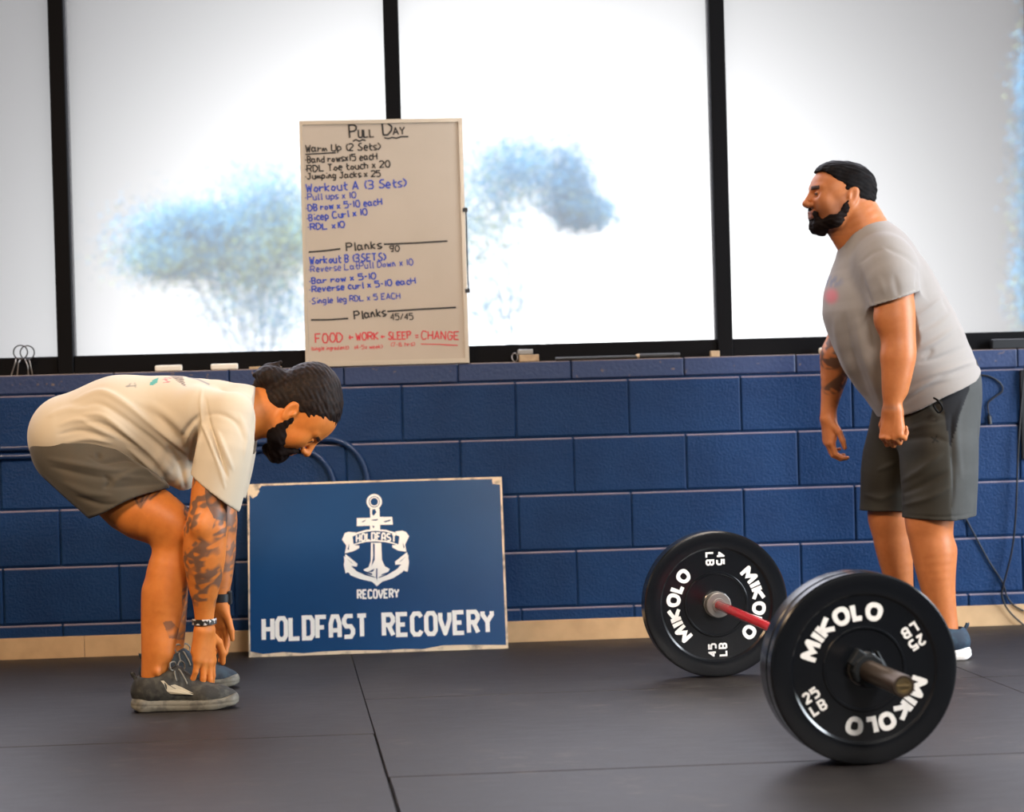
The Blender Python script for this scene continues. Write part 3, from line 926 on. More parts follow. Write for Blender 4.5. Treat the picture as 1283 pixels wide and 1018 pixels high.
# ================================================================== BARBELL AND PLATES
M_rubber = material('black_plate_rubber', (0.005, 0.006, 0.008), 0.20, spec=.8, bump=((60, .05, .001),))
M_mark = material('white_plate_lettering', (0.90, 0.89, 0.87), 0.5, bump=(40, .05, .0005))
M_collar = material('matte_black_collar', (0.010, 0.012, 0.014), 0.55, spec=.25, bump=(60, .08, .0008))
M_red = material('red_bar_coating', (0.62, 0.004, 0.012), 0.25, bump=(120, .08, .0004))
M_sleeve = material('dull_steel_sleeve', (0.13, 0.095, 0.07), 0.40, metal=.8, bump=(90, .1, .0006))
M_brass = material('brassy_end_cap', (0.42, 0.32, 0.17), 0.35, metal=.9, bump=(50, .1, .0006))
PF, PN = np.array((0.93737, -1.02448, .225)), np.array((1.05066, -2.46725, .225))   # far plate's inner face, near plate's outer face
bd = (PN - PF); BL_ = float(np.linalg.norm(bd)); bd /= BL_
def axis_m(org):
    z = Vector(bd); x = Vector((0, 0, 1)).cross(z).normalized(); y = z.cross(x)
    return Matrix(((x.x, y.x, z.x, org[0]), (x.y, y.y, z.y, org[1]), (x.z, y.z, z.z, org[2]), (0, 0, 0, 1)))
def plate(face, t, rot, num, label, marked=True):
    """a bumper plate whose lettered face looks along the bar towards the camera"""
    root = thing('weight_plate', label, 'weight plate', (float(face[0] - bd[0] * t / 2), float(face[1] - bd[1] * t / 2), 0.0), 'bumper plates')
    M = axis_m(face)
    R = .2245
    half = [(.0265, -.004), (.040, -.004), (.042, -.0055), (.092, -.0055), (.0945, -.0015), (.098, -.0015), (.101, -.006), (.170, -.006), (.176, -.001), (.181, 0), (R - .010, 0), (R - .004, -.0015), (R, -.006)]
    back = [(r, -t - h) for r, h in half[::-1]]
    prof = half + [(R + .0005, -t / 2)] + back
    bm = lathe(bmesh.new(), prof + [half[0]], M, 96)
    bmesh.ops.remove_doubles(bm, verts=bm.verts[:], dist=1e-5)
    adopt(auto_smooth(obj('rubber_disc', bm, M_rubber), 28), root)
    bm = lathe(bmesh.new(), [(.0262, -.003), (.040, -.003), (.040, -.0045)], M, 48)
    adopt(obj('hub_ring', bm, M_steel), root)
    if marked:
        z = Vector(bd); up = Vector((0, 0, 1)); rt = up.cross(z).normalized()
        def polar(r, a):
            p = rt * (r * math.cos(a)) + up * (r * math.sin(a))
            return tuple(Vector(face) + p - z * .0052)
        r0, hgt = (.1185, .0325)
        for base in (90, 270):
            V, F = [], []
            c = math.radians(base + rot)
            k = hgt / 6
            Lw = math.radians(96) * (r0 + hgt / 2) / k
            def fm(a, b):
                return polar(r0 + b * k, c + (Lw / 2 - a) * k / (r0 + hgt / 2))
            write(HEAVY, 'MIKOLO', 2.15, V, F, fm, width=Lw, step=.6, gap=3.0)
            adopt(lettering('brand_lettering', V, F, M_mark), root)
        for base in (180, 0):
            V, F = [], []
            c = math.radians(base + rot); ang = math.radians(rot + (0 if base == 180 else 180))
            ctr = rt * (.140 * math.cos(c)) + up * (.140 * math.sin(c))
            ex = rt * math.cos(ang) + up * math.sin(ang); ey = -rt * math.sin(ang) + up * math.cos(ang)
            for txt, oy in ((num, .0055), ('LB', -.0275)):
                k = .0215 / 6
                def fm2(a, b):
                    return tuple(Vector(face) + ctr + ex * ((a - 5) * k) + ey * (oy + b * k) - z * .0052)
                write(HEAVY, txt, 1.6, V, F, fm2, width=10.0, gap=2.6)
            adopt(lettering('weight_marking', V, F, M_mark), root)
    return root
T45, T25 = .062, .040
plate(PF, T45, 90, '45', '45 LB weight plate lettered MIKOLO on the far end of the bar')
plate(PN, T25, 30, '25', '25 LB weight plate lettered MIKOLO, outermost on the near end of the bar')
plate(PN - bd * (T25 + .001), T45, 0, '45', 'plain black weight plate behind the 25 LB plate on the near end', marked=False)
c0 = PF + bd * .5
bar = thing('barbell', 'barbell with a red shaft and dull steel sleeves, lying across its plates', 'barbell', (float(c0[0]), float(c0[1]), .225))
inner_n = PN - bd * (T25 + T45 + .002)
adopt(obj('shaft', tube(bmesh.new(), [tuple(PF + bd * .028), tuple(inner_n - bd * .02)], .0142, 20), M_red, smooth=True), bar)
for org, sgn, nm in ((PF, 1, 1), (inner_n, -1, 1)):
    M = axis_m(org)
    s = sgn
    bm = lathe(bmesh.new(), [(.0255, s * -.002), (.0255, s * .002), (.0385, s * .002), (.0385, s * .026), (.036, s * .029), (.0215, s * .029), (.0205, s * .034), (.0142, s * .034)], M, 40)
    adopt(auto_smooth(obj('inner_collar', bm, M_steel)), bar)
def sleeve(org, sgn, L):
    M = axis_m(org); s = sgn
    bm = lathe(bmesh.new(), [(.0250, 0), (.0250, s * (L - .003)), (.0238, s * L), (.0185, s * L), (.0180, s * (L - .005)), (0, s * (L - .005))], M, 40)
    o = adopt(auto_smooth(obj('sleeve', bm, M_sleeve)), bar)
    bm = lathe(bmesh.new(), [(.0176, s * (L - .0048)), (.0176, s * (L - .001)), (.012, s * (L - .001)), (.011, s * (L - .003)), (0, s * (L - .003))], M, 32)
    cap = auto_smooth(obj('end_cap', bm, M_brass)); cap.parent = o
    bm = bmesh.new()
    box(bm, -.0165, .0165, -.0022, .0022, min(s * (L - .003), s * (L + .0004)), max(s * (L - .003), s * (L + .0004)), .0008)
    bm.transform(M)
    slot = obj('slot_bar', bm, M_brass); slot.parent = o
sleeve(inner_n, 1, T25 + T45 + .002 + .272)
sleeve(PF, -1, .415)
# locking collar on the near sleeve
lc = PN + bd * .004
lk = thing('barbell_collar', 'black locking collar with a lever, clamped on the sleeve before the 25 LB plate', 'collar', (float(lc[0]), float(lc[1]), .225))
M = axis_m(lc)
bm = lathe(bmesh.new(), [(.0256, 0), (.036, 0), (.040, .003), (.040, .030), (.036, .034), (.0256, .034), (.0256, 0)], M, 10)
bmesh.ops.remove_doubles(bm, verts=bm.verts[:], dist=1e-5)
adopt(obj('ring', bm, M_collar), lk)
bm = bmesh.new(); box(bm, -.050, -.018, -.012, .030, .004, .030, .003); bm.transform(M @ Matrix.Rotation(math.radians(-35), 4, 'Z'))
adopt(obj('hinge', bm, M_collar), lk)
bm = bmesh.new(); box(bm, .036, .041, -.016, .030, .004, .030, .002); bm.transform(M @ Matrix.Rotation(math.radians(28), 4, 'Z'))
adopt(obj('lever', bm, M_collar), lk)

# ================================================================== SURFACES GROWN FROM BLENDED SOLIDS
class Field:
    """a signed-distance grid; solids are blended in and the zero surface is read off as one continuous mesh"""
    def __init__(s, lo, hi, h):
        s.h = h; s.lo = np.array(lo, float)
        n = np.ceil((np.array(hi, float) - s.lo) / h).astype(int) + 1
        s.n = n
        s.ax = [s.lo[i] + h * np.arange(n[i]) for i in range(3)]
        s.a = np.full(n, 1.0, np.float32)
    def sub(s, lo, hi, m):
        sl = []
        for i in range(3):
            a = int(max(0, math.floor((lo[i] - m - s.lo[i]) / s.h))); b = int(min(s.n[i], math.ceil((hi[i] + m - s.lo[i]) / s.h) + 1))
            sl.append(slice(a, max(a, b)))
        return tuple(sl), s.ax[0][sl[0]][:, None, None].astype(np.float32), s.ax[1][sl[1]][None, :, None].astype(np.float32), s.ax[2][sl[2]][None, None, :].astype(np.float32)
    def blend(s, d, sl, k, op):
        a = s.a[sl]
        if op == 'add':
            hh = np.maximum(k - np.abs(a - d), 0) / k if k > 0 else 0
            s.a[sl] = np.minimum(a, d) - hh * hh * k * .25
        else:
            d = -d
            hh = np.maximum(k - np.abs(a - d), 0) / k if k > 0 else 0
            s.a[sl] = np.maximum(a, d) + hh * hh * k * .25
    def cone(s, p, q, r0, r1, k=.02, sy=1.0, op='add'):
        """a tapering round bar from p to q; sy stretches it in depth"""
        p, q = np.asarray(p, float), np.asarray(q, float)
        R = max(r0, r1)
        ext = np.array((R, R * max(sy, 1), R))
        sl, X, Y, Z = s.sub(np.minimum(p, q) - ext, np.maximum(p, q) + ext, k + 4 * s.h + .01)
        d = q - p; d2 = d.copy(); d2[1] /= sy
        L2 = max(float(d2 @ d2), 1e-12)
        x, y, z = X - p[0], (Y - p[1]) / sy, Z - p[2]
        t = np.clip((x * d2[0] + y * d2[1] + z * d2[2]) / L2, 0, 1)
        D = np.sqrt((x - t * d2[0]) ** 2 + (y - t * d2[1]) ** 2 + (z - t * d2[2]) ** 2) - (r0 + (r1 - r0) * t)
        s.blend(D, sl, k, op)
    def chain(s, pts, k=.02, sy=1.0, op='add'):
        """a limb: round bars through the given joints with a flowing outline, blended as one into what is there"""
        if len(pts) > 2:
            q = catmull([np.append(p, r) for p, r in pts], 3)
            pts = [(v[:3], float(v[3])) for v in q]
        P = np.array([p for p, r in pts]); R = max(r for p, r in pts)
        ext = np.array((R, R * max(sy, 1), R))
        sl, X, Y, Z = s.sub(P.min(0) - ext, P.max(0) + ext, k + 4 * s.h + .01)
        D = np.full((X.shape[0], Y.shape[1], Z.shape[2]), 9.0, np.float32)
        m = k + 4 * s.h + .012
        for (p, r0), (q, r1) in zip(pts, pts[1:]):
            e = np.array((1, max(sy, 1), 1)) * max(r0, r1) + m
            lo, hi = np.minimum(p, q) - e, np.maximum(p, q) + e
            ii = [slice(*np.searchsorted(ax.ravel(), (lo[i], hi[i]))) for i, ax in enumerate((X, Y, Z))]
            v = q - p; v[1] /= sy
            L2 = max(float(v @ v), 1e-12)
            x, y, z = X[ii[0]] - p[0], (Y[:, ii[1]] - p[1]) / sy, Z[:, :, ii[2]] - p[2]
            t = np.clip((x * v[0] + y * v[1] + z * v[2]) / L2, 0, 1)
            d = np.sqrt((x - t * v[0]) ** 2 + (y - t * v[1]) ** 2 + (z - t * v[2]) ** 2) - (r0 + (r1 - r0) * t)
            D[tuple(ii)] = np.minimum(D[tuple(ii)], d)
        s.blend(D, sl, k, op)
    def ell(s, c, axes, rad, k=.02, op='add'):
        c = np.asarray(c, float); A = np.asarray(axes, float); rad = np.asarray(rad, float)
        ext = np.sqrt(((A * rad[:, None]) ** 2).sum(0))
        sl, X, Y, Z = s.sub(c - ext, c + ext, k + 4 * s.h + .01)
        x, y, z = X - c[0], Y - c[1], Z - c[2]
        k0 = 0; k1 = 0
        for i in range(3):
            u = x * A[i, 0] + y * A[i, 1] + z * A[i, 2]
            k0 = k0 + (u / rad[i]) ** 2; k1 = k1 + (u / rad[i] ** 2) ** 2
        k0 = np.sqrt(k0); k1 = np.sqrt(k1) + 1e-9
        s.blend((k0 * (k0 - 1) / k1).astype(np.float32), sl, k, op)
    def cut(s, fn, k=0.0):
        """keep only where fn(X, Y, Z) < 0"""
        X, Y, Z = s.ax[0][:, None, None].astype(np.float32), s.ax[1][None, :, None].astype(np.float32), s.ax[2][None, None, :].astype(np.float32)
        s.a = np.maximum(s.a, fn(X, Y, Z).astype(np.float32))
    def shell(s, t):
        s.inner = s.a + t
    def mesh(s, smooth=2):
        a = s.a; S = a < 0
        c = np.zeros(tuple(q - 1 for q in a.shape), np.uint8)
        for i in (0, 1):
            for j in (0, 1):
                for k in (0, 1):
                    c += S[i:a.shape[0] - 1 + i, j:a.shape[1] - 1 + j, k:a.shape[2] - 1 + k]
        act = np.argwhere((c > 0) & (c < 8)).astype(np.int32)
        ids = np.full(c.shape, -1, np.int32)
        ids[act[:, 0], act[:, 1], act[:, 2]] = np.arange(len(act))
        corners = np.array([(i, j, k) for i in (0, 1) for j in (0, 1) for k in (0, 1)])
        val = np.stack([a[act[:, 0] + q[0], act[:, 1] + q[1], act[:, 2] + q[2]] for q in corners], 1).astype(float)
        P = np.zeros((len(act), 3)); n = np.zeros(len(act))
        for e0 in range(8):
            for e1 in range(e0 + 1, 8):
                if abs(corners[e0] - corners[e1]).sum() != 1: continue
                m = (val[:, e0] < 0) != (val[:, e1] < 0)
                t = val[m, e0] / (val[m, e0] - val[m, e1])
                P[m] += corners[e0] + t[:, None] * (corners[e1] - corners[e0]); n[m] += 1
        V = s.lo + s.h * (act + P / n[:, None])
        faces = []
        for ax in range(3):
            o = [ax, (ax + 1) % 3, (ax + 2) % 3]
            s0 = [slice(None)] * 3; s1 = [slice(None)] * 3
            s0[ax] = slice(0, -1); s1[ax] = slice(1, None)
            for b in o[1:]:
                s0[b] = slice(1, -1); s1[b] = slice(1, -1)
            A0, A1 = S[tuple(s0)], S[tuple(s1)]
            E = np.argwhere(A0 != A1)
            fl = A0[E[:, 0], E[:, 1], E[:, 2]]
            off = np.zeros(3, int); off[o[1]] = 1; off[o[2]] = 1
            E = E + off
            d1 = np.zeros(3, int); d1[o[1]] = 1; d2 = np.zeros(3, int); d2[o[2]] = 1
            q = [E - d1 - d2, E - d2, E, E - d1]
            Q = np.stack([ids[w[:, 0], w[:, 1], w[:, 2]] for w in q], 1)
            Q[~fl] = Q[~fl][:, ::-1]
            faces.append(Q)
        Fc = np.concatenate(faces)
        Fc = Fc[(Fc >= 0).all(1)]
        V = smooth_mesh(V, Fc, smooth)
        return V, Fc

def smooth_mesh(V, F, it, lam=.5):
    e = np.concatenate([F[:, [0, 1]], F[:, [1, 2]], F[:, [2, 3]], F[:, [3, 0]]])
    n = len(V); deg = np.bincount(e[:, 0], minlength=n) + np.bincount(e[:, 1], minlength=n) + 1e-9
    for i in range(it):
        lm = lam if i % 2 == 0 else -lam * .98
        if it <= 2: lm = lam * .6
        W_ = np.stack([(np.bincount(e[:, 0], V[e[:, 1], c], n) + np.bincount(e[:, 1], V[e[:, 0], c], n)) / deg for c in range(3)], 1)
        V = V + lm * (W_ - V)
    return V

def relax(V, F, keep, it=16):
    """even out the limbs, leaving the places near keep = [(centre, radius)] as they are"""
    e = np.concatenate([F[:, [0, 1]], F[:, [1, 2]], F[:, [2, 3]], F[:, [3, 0]]])
    n = len(V); deg = np.bincount(e[:, 0], minlength=n) + np.bincount(e[:, 1], minlength=n) + 1e-9
    w = np.ones(n)
    for c, r in keep:
        w = np.minimum(w, np.clip((np.linalg.norm(V - np.asarray(c), axis=1) - r) / .03, 0, 1))
    for i in range(it):
        W_ = np.stack([(np.bincount(e[:, 0], V[e[:, 1], c], n) + np.bincount(e[:, 1], V[e[:, 0], c], n)) / deg for c in range(3)], 1)
        V = V + (w * .5)[:, None] * (W_ - V)
    return V

def normals(V, F):
    a = V[F[:, 2]] - V[F[:, 0]]; b = V[F[:, 3]] - V[F[:, 1]]
    fn = np.cross(a, b)
    N = np.stack([sum(np.bincount(F[:, k], fn[:, c], len(V)) for k in range(4)) for c in range(3)], 1)
    return N / (np.linalg.norm(N, axis=1, keepdims=True) + 1e-12)

def seg_dist(P, pts, along=False):
    """distance of 2-D points to a polyline, and how far along it (0..1)"""
    best = np.full(len(P), 1e9); pos = np.zeros(len(P))
    pts = np.asarray(pts, float)
    L = np.concatenate([[0], np.cumsum(np.linalg.norm(np.diff(pts, axis=0), axis=1))])
    for i, (a, b) in enumerate(zip(pts, pts[1:])):
        d = b - a; t = np.clip(((P - a) @ d) / max(d @ d, 1e-9), 0, 1)
        r = np.linalg.norm(P - a - t[:, None] * d, axis=1)
        m = r < best
        best[m] = r[m]; pos[m] = (L[i] + t[m] * (L[i + 1] - L[i])) / max(L[-1], 1e-9)
    return (best, pos) if along else best

def inside(P, poly):
    x, y = P[:, 0], P[:, 1]; r = np.zeros(len(P), bool)
    n = len(poly)
    for i in range(n):
        (x0, y0), (x1, y1) = poly[i], poly[(i + 1) % n]
        c = ((y0 > y) != (y1 > y)) & (x < (x1 - x0) * (y - y0) / ((y1 - y0) or 1e-9) + x0)
        r ^= c
    return r

def poly_sd(x, y, poly):
    """signed distance to a closed 2-D outline (negative inside); x, y broadcastable arrays"""
    d = None; sgn = None
    n = len(poly)
    for i in range(n):
        (x0, y0), (x1, y1) = poly[i], poly[(i + 1) % n]
        ex, ey = x1 - x0, y1 - y0
        wx, wy = x - x0, y - y0
        t = np.clip((wx * ex + wy * ey) / (ex * ex + ey * ey + 1e-12), 0, 1)
        dd = (wx - t * ex) ** 2 + (wy - t * ey) ** 2
        d = dd if d is None else np.minimum(d, dd)
        c = ((y0 > y) != (y1 > y)) & (x < ex * (y - y0) / (ey or 1e-12) + x0)
        sgn = c if sgn is None else sgn ^ c
    return np.where(sgn, -1.0, 1.0) * np.sqrt(d)

def wob(P, freq, seed, n=7):
    """smooth pseudo-random field, about -1..1"""
    rg = np.random.RandomState(seed); out = 0
    for _ in range(n):
        d = rg.normal(size=3); d /= np.linalg.norm(d)
        out = out + np.sin(P @ d * freq * rg.uniform(.6, 1.5) + rg.uniform(0, 6.3))
    return out / math.sqrt(n)

def folds(V, N, px, lst, side=True):
    """push cloth along its normals into creases; each crease = (pixel polyline, height in m, width in px)"""
    d = np.zeros(len(V))
    toc = CAM - V; toc /= np.linalg.norm(toc, axis=1, keepdims=True)
    w = np.clip((N * toc).sum(1) * 2.2, 0, 1) if side else 1.0
    for pts, A, wd in lst:
        q = np.asarray(catmull(pts, 6), float)
        m = (px[:, 0] > q[:, 0].min() - 3 * wd) & (px[:, 0] < q[:, 0].max() + 3 * wd) & (px[:, 1] > q[:, 1].min() - 3 * wd) & (px[:, 1] < q[:, 1].max() + 3 * wd)
        if m.any():
            r, t = seg_dist(px[m], q, True)
            tp = np.sin(np.pi * np.clip(t * .96 + .02, 0, 1)) ** .7          # creases die away at both ends
            d[m] += A * tp * np.exp(-(r / (wd * (.55 + .55 * tp))) ** 2)
    return V + N * (d * w)[:, None]

def grown(name, V, F, m, parent=None, color=None):
    me = bpy.data.meshes.new(name)
    me.vertices.add(len(V)); me.vertices.foreach_set('co', np.ascontiguousarray(V, np.float32).ravel())
    me.loops.add(F.size); me.loops.foreach_set('vertex_index', np.ascontiguousarray(F, np.int32).ravel())
    me.polygons.add(len(F)); me.polygons.foreach_set('loop_start', np.arange(0, F.size, 4, dtype=np.int32))
    me.polygons.foreach_set('loop_total', np.full(len(F), 4, np.int32))
    me.update(calc_edges=True); me.validate()
    if color is not None:
        ca = me.color_attributes.new('tint', 'FLOAT_COLOR', 'POINT')
        ca.data.foreach_set('color', np.concatenate([color, np.ones((len(V), 1))], 1).astype(np.float32).ravel())
    o = link(name, me, m, None, True)
    if parent is not None: adopt(o, parent)
    return o

def flat_px(Y):
    """a linear stand-in for the camera on the plane y = Y: world (x, z) to pixels, used to cut cloth with level planes"""
    o, ax, az = at(640, 509, Y), at(641, 509, Y), at(640, 510, Y)
    M2 = np.array(((ax[0] - o[0], az[0] - o[0]), (ax[2] - o[2], az[2] - o[2])))
    I = np.linalg.inv(M2)
    def f(X, Z):
        return 640 + I[0, 0] * (X - o[0]) + I[0, 1] * (Z - o[2]), 509 + I[1, 0] * (X - o[0]) + I[1, 1] * (Z - o[2])
    return f, mpp(Y)

# ------------------------------------------------------------------ anatomy
def hand(fd, Wr, d, back, idx, curls, thumb, size=1.0, spread=.10, wr=.024):
    """palm and five fingers: d points to the fingertips, back is the back of the hand, idx runs from little finger to index"""
    d, back, idx = [np.asarray(v, float) / np.linalg.norm(v) for v in (d, back, idx)]
    Wr = np.asarray(Wr, float); s = size
    offs = [.029, .0095, -.0105, -.029]          # index .. little
    lens = [(.043, .026, .021), (.047, .030, .022), (.044, .028, .022), (.034, .021, .019)]
    mlen = [.092, .094, .089, .081]
    rad = [.0092, .0094, .0089, .0080]
    tips = []
    for i in range(4):
        k = Wr + (d * mlen[i] + idx * offs[i] - back * (.002 + .004 * abs(i - 1.3))) * s
        fd.cone(Wr + idx * offs[i] * .55 * s + d * .01 * s, k, .0165 * s, .0125 * s, .016)
        fd.cone(Wr + idx * offs[i] * .5 * s - back * .006 * s + d * .02 * s, k - d * .02 * s - back * .007 * s, .013 * s, .010 * s, .012)
    for i in range(4):
        k = Wr + (d * mlen[i] + idx * offs[i] - back * (.002 + .004 * abs(i - 1.3))) * s
        side = spread * (1.5 - i)
        dd = d + idx * side; dd /= np.linalg.norm(dd)
        ang = 0; p = k
        for j in range(3):
            ang += math.radians(curls[i][j])
            v = dd * math.cos(ang) - back * math.sin(ang)
            q = p + v * lens[i][j] * s
            r0 = rad[i] * s * (1.04, .95, .86)[j]; r1 = rad[i] * s * (.96, .87, .72)[j]
            fd.cone(p, q, r0 * (1.12 if j == 0 else 1.04), r1, .0035 if j else .007)
            p = q
        tips.append(p)
    b = Wr + (d * .022 + idx * .024 - back * .008) * s
    p = b
    for (v, L, r0, r1) in zip(thumb, (.043, .034, .027), (.0165, .0115, .0105), (.0118, .0105, .0080)):
        v = np.asarray(v, float); v = v / np.linalg.norm(v)
        q = p + v * L * s
        fd.cone(p, q, r0 * s, r1 * s, .010 if p is b else .004)
        p = q
    return tips

class Head:
    """head-local frame: up, forward, and out to the camera side"""
    def __init__(s, origin, up, fwd, scale=1.0):
        s.o = np.asarray(origin, float); s.k = scale
        s.u = np.asarray(up, float) / np.linalg.norm(up)
        f = np.asarray(fwd, float); f = f - s.u * (f @ s.u); s.f = f / np.linalg.norm(f)
        s.s = np.cross(s.u, s.f)
        if s.s[1] > 0: s.s = -s.s         # towards the camera
        s.A = np.array((s.u, s.f, s.s))
    def p(s, u, f, w=0.0):
        return s.o + s.k * (s.u * u + s.f * f + s.s * w)
    def loc(s, V):
        return ((V - s.o) @ s.A.T) / s.k

def build_head(fd, h, cheek=0.0, jaw=0.0, crown=0.0):
    k = h.k
    E = lambda u, f, w, r, kk=.012, op='add': fd.ell(h.p(u, f, w), h.A, np.array(r) * k, kk, op)
    C = lambda a, b, r0, r1, kk=.010, op='add': fd.cone(h.p(*a), h.p(*b), r0 * k, r1 * k, kk, 1.0, op)
    E(.030 - crown * .5, -.014, 0, (.090 - crown * .5, .100, .076), .02)                         # skull
    E(.020 - crown * .6, .030, 0, (.070 - crown * .4, .060, .068), .03)                          # forehead
    E(-.035, .030, 0, (.070, .058, .060 + cheek * .5), .03)            # face
    for w in (-1, 1):
        C((-.040, -.005, .056 * w), (-.082, .030, .046 * w), .020 + jaw, .019 + jaw, .025)      # jaw
        C((-.082, .030, .046 * w), (-.103, .070, .014 * w), .019 + jaw, .015, .02)
        E(-.026, .062, .040 * w, (.026, .022, .024), .02)               # cheekbone
        E(-.048, .050, .040 * w, (.030, .026, .022 + cheek), .02)
        C((.016, .084, .012 * w), (.018, .070, .048 * w), .0085, .008, .012)   # brow ridge
    C((-.103, .072, -.010), (-.103, .072, .010), .0155, .0155, .015)   # chin
    C((.008, .088, 0), (-.030, .110, 0), .0075, .0095, .010)           # nose bridge
    E(-.034, .110, 0, (.0105, .0110, .0125), .006)
    for w in (-1, 1):
        E(-.038, .100, .0125 * w, (.0085, .0110, .0085), .005)
        E(-.004, .092, .031 * w, (.0125, .016, .019), .012, 'sub')     # eye socket
        E(-.005, .0755, .031 * w, (.0118, .0125, .0135), .003)         # eye with lids
        C((-.0005, .0865, .022 * w), (.0005, .0835, .041 * w), .0030, .0028, .004)
        C((-.0105, .0855, .023 * w), (-.0095, .0830, .040 * w), .0026, .0024, .004)
    C((-.060, .0925, -.016), (-.060, .0925, .016), .0070, .0070, .008)   # upper lip
    C((-.074, .0905, -.015), (-.074, .0905, .015), .0078, .0078, .008)   # lower lip
    C((-.0665, .101, -.024), (-.0665, .101, .024), .0022, .0022, .003, 'sub')
    for w in (-1, 1):                                                   # ears: rim, bowl and lobe
        c = h.p(-.012, -.020, .076 * w)
        ax = np.array((h.u * .96 - h.f * .28, h.f * .96 + h.u * .28, h.s))
        fd.ell(c, ax, np.array((.033, .019, .0085)) * k, .006)
        fd.ell(h.p(-.008, -.017, .088 * w), ax, np.array((.021, .0105, .0085)) * k, .004, 'sub')
        fd.ell(h.p(-.036, -.012, .075 * w), ax, np.array((.012, .010, .007)) * k, .006)
        fd.ell(h.p(-.014, -.006, .080 * w), ax, np.array((.008, .005, .006)) * k, .004)

SKIN = np.array
def skin_material():
    m = material('skin', (0.5, 0.25, 0.12), 0.48, spec=.4, attr='tint', noise=(50, (0.93, 0.89, 0.87), .40, .65), bump=((260, .12, .0012), (45, .05, .003)))
    p = m.node_tree.nodes['Principled BSDF']
    p.inputs['Subsurface Weight'].default_value = 0.06
    p.inputs['Subsurface Radius'].default_value = (.012, .005, .003)
    p.inputs['Subsurface Scale'].default_value = 1.0
    return m
M_skin = skin_material()

def hair_mesh(name, h, fd, m, parent, seed, amp=.0018):
    V, F = fd.mesh(2)
    N = normals(V, F)
    L = h.loc(V)
    st = np.stack([L[:, 0] * 1.0, L[:, 1] * .35, L[:, 2] * 1.0], 1)
    V = V + N * (wob(st, 420, seed)[:, None] * amp * .6 + wob(V, 190, seed + 1)[:, None] * amp * .5)
    return grown(name, V, F, m, parent)

M_hair = material('dark_brown_hair', (0.010, 0.006, 0.005), 0.55, spec=.15, noise=(90, (0.026, 0.014, 0.009), .45, .7), bump=((420, .5, .002),))
M_hair2 = material('near_black_hair', (0.004, 0.003, 0.003), 0.65, spec=.08, noise=(90, (0.012, 0.008, 0.007), .5, .75), bump=((420, .4, .002),))
M_beard = material('dark_beard', (0.008, 0.004, 0.003), 0.7, spec=.1, bump=((500, .5, .002),))

# ------------------------------------------------------------------ shoes
M_sole = material('grey_green_rubber_sole', (0.16, 0.15, 0.12), 0.6, noise=(40, (0.09, 0.085, 0.07), .45, .6), bump=(120, .2, .001))
M_solew = material('white_rubber_sole', (0.80, 0.78, 0.76), 0.5, bump=(120, .1, .001))
M_upper = material('black_knit_upper', (0.018, 0.018, 0.016), 0.75, noise=(45, (0.05, 0.048, 0.04), .45, .65), bump=(300, .4, .001))
M_upperb = material('blue_black_knit_upper', (0.010, 0.020, 0.034), 0.75, noise=(45, (0.02, 0.04, 0.06), .45, .65), bump=(300, .4, .001))
M_lace = material('grey_laces', (0.20, 0.19, 0.16), 0.8, bump=(400, .3, .0006))
M_toe = material('grey_toe_cap', (0.085, 0.085, 0.078), 0.6, bump=(260, .3, .0008))
M_lining = material('dark_lining', (0.008, 0.008, 0.009), 0.9, bump=(200, .3, .001))
M_swoosh = material('tan_shoe_flash', (0.42, 0.37, 0.27), 0.6, bump=(100, .1, .0006))

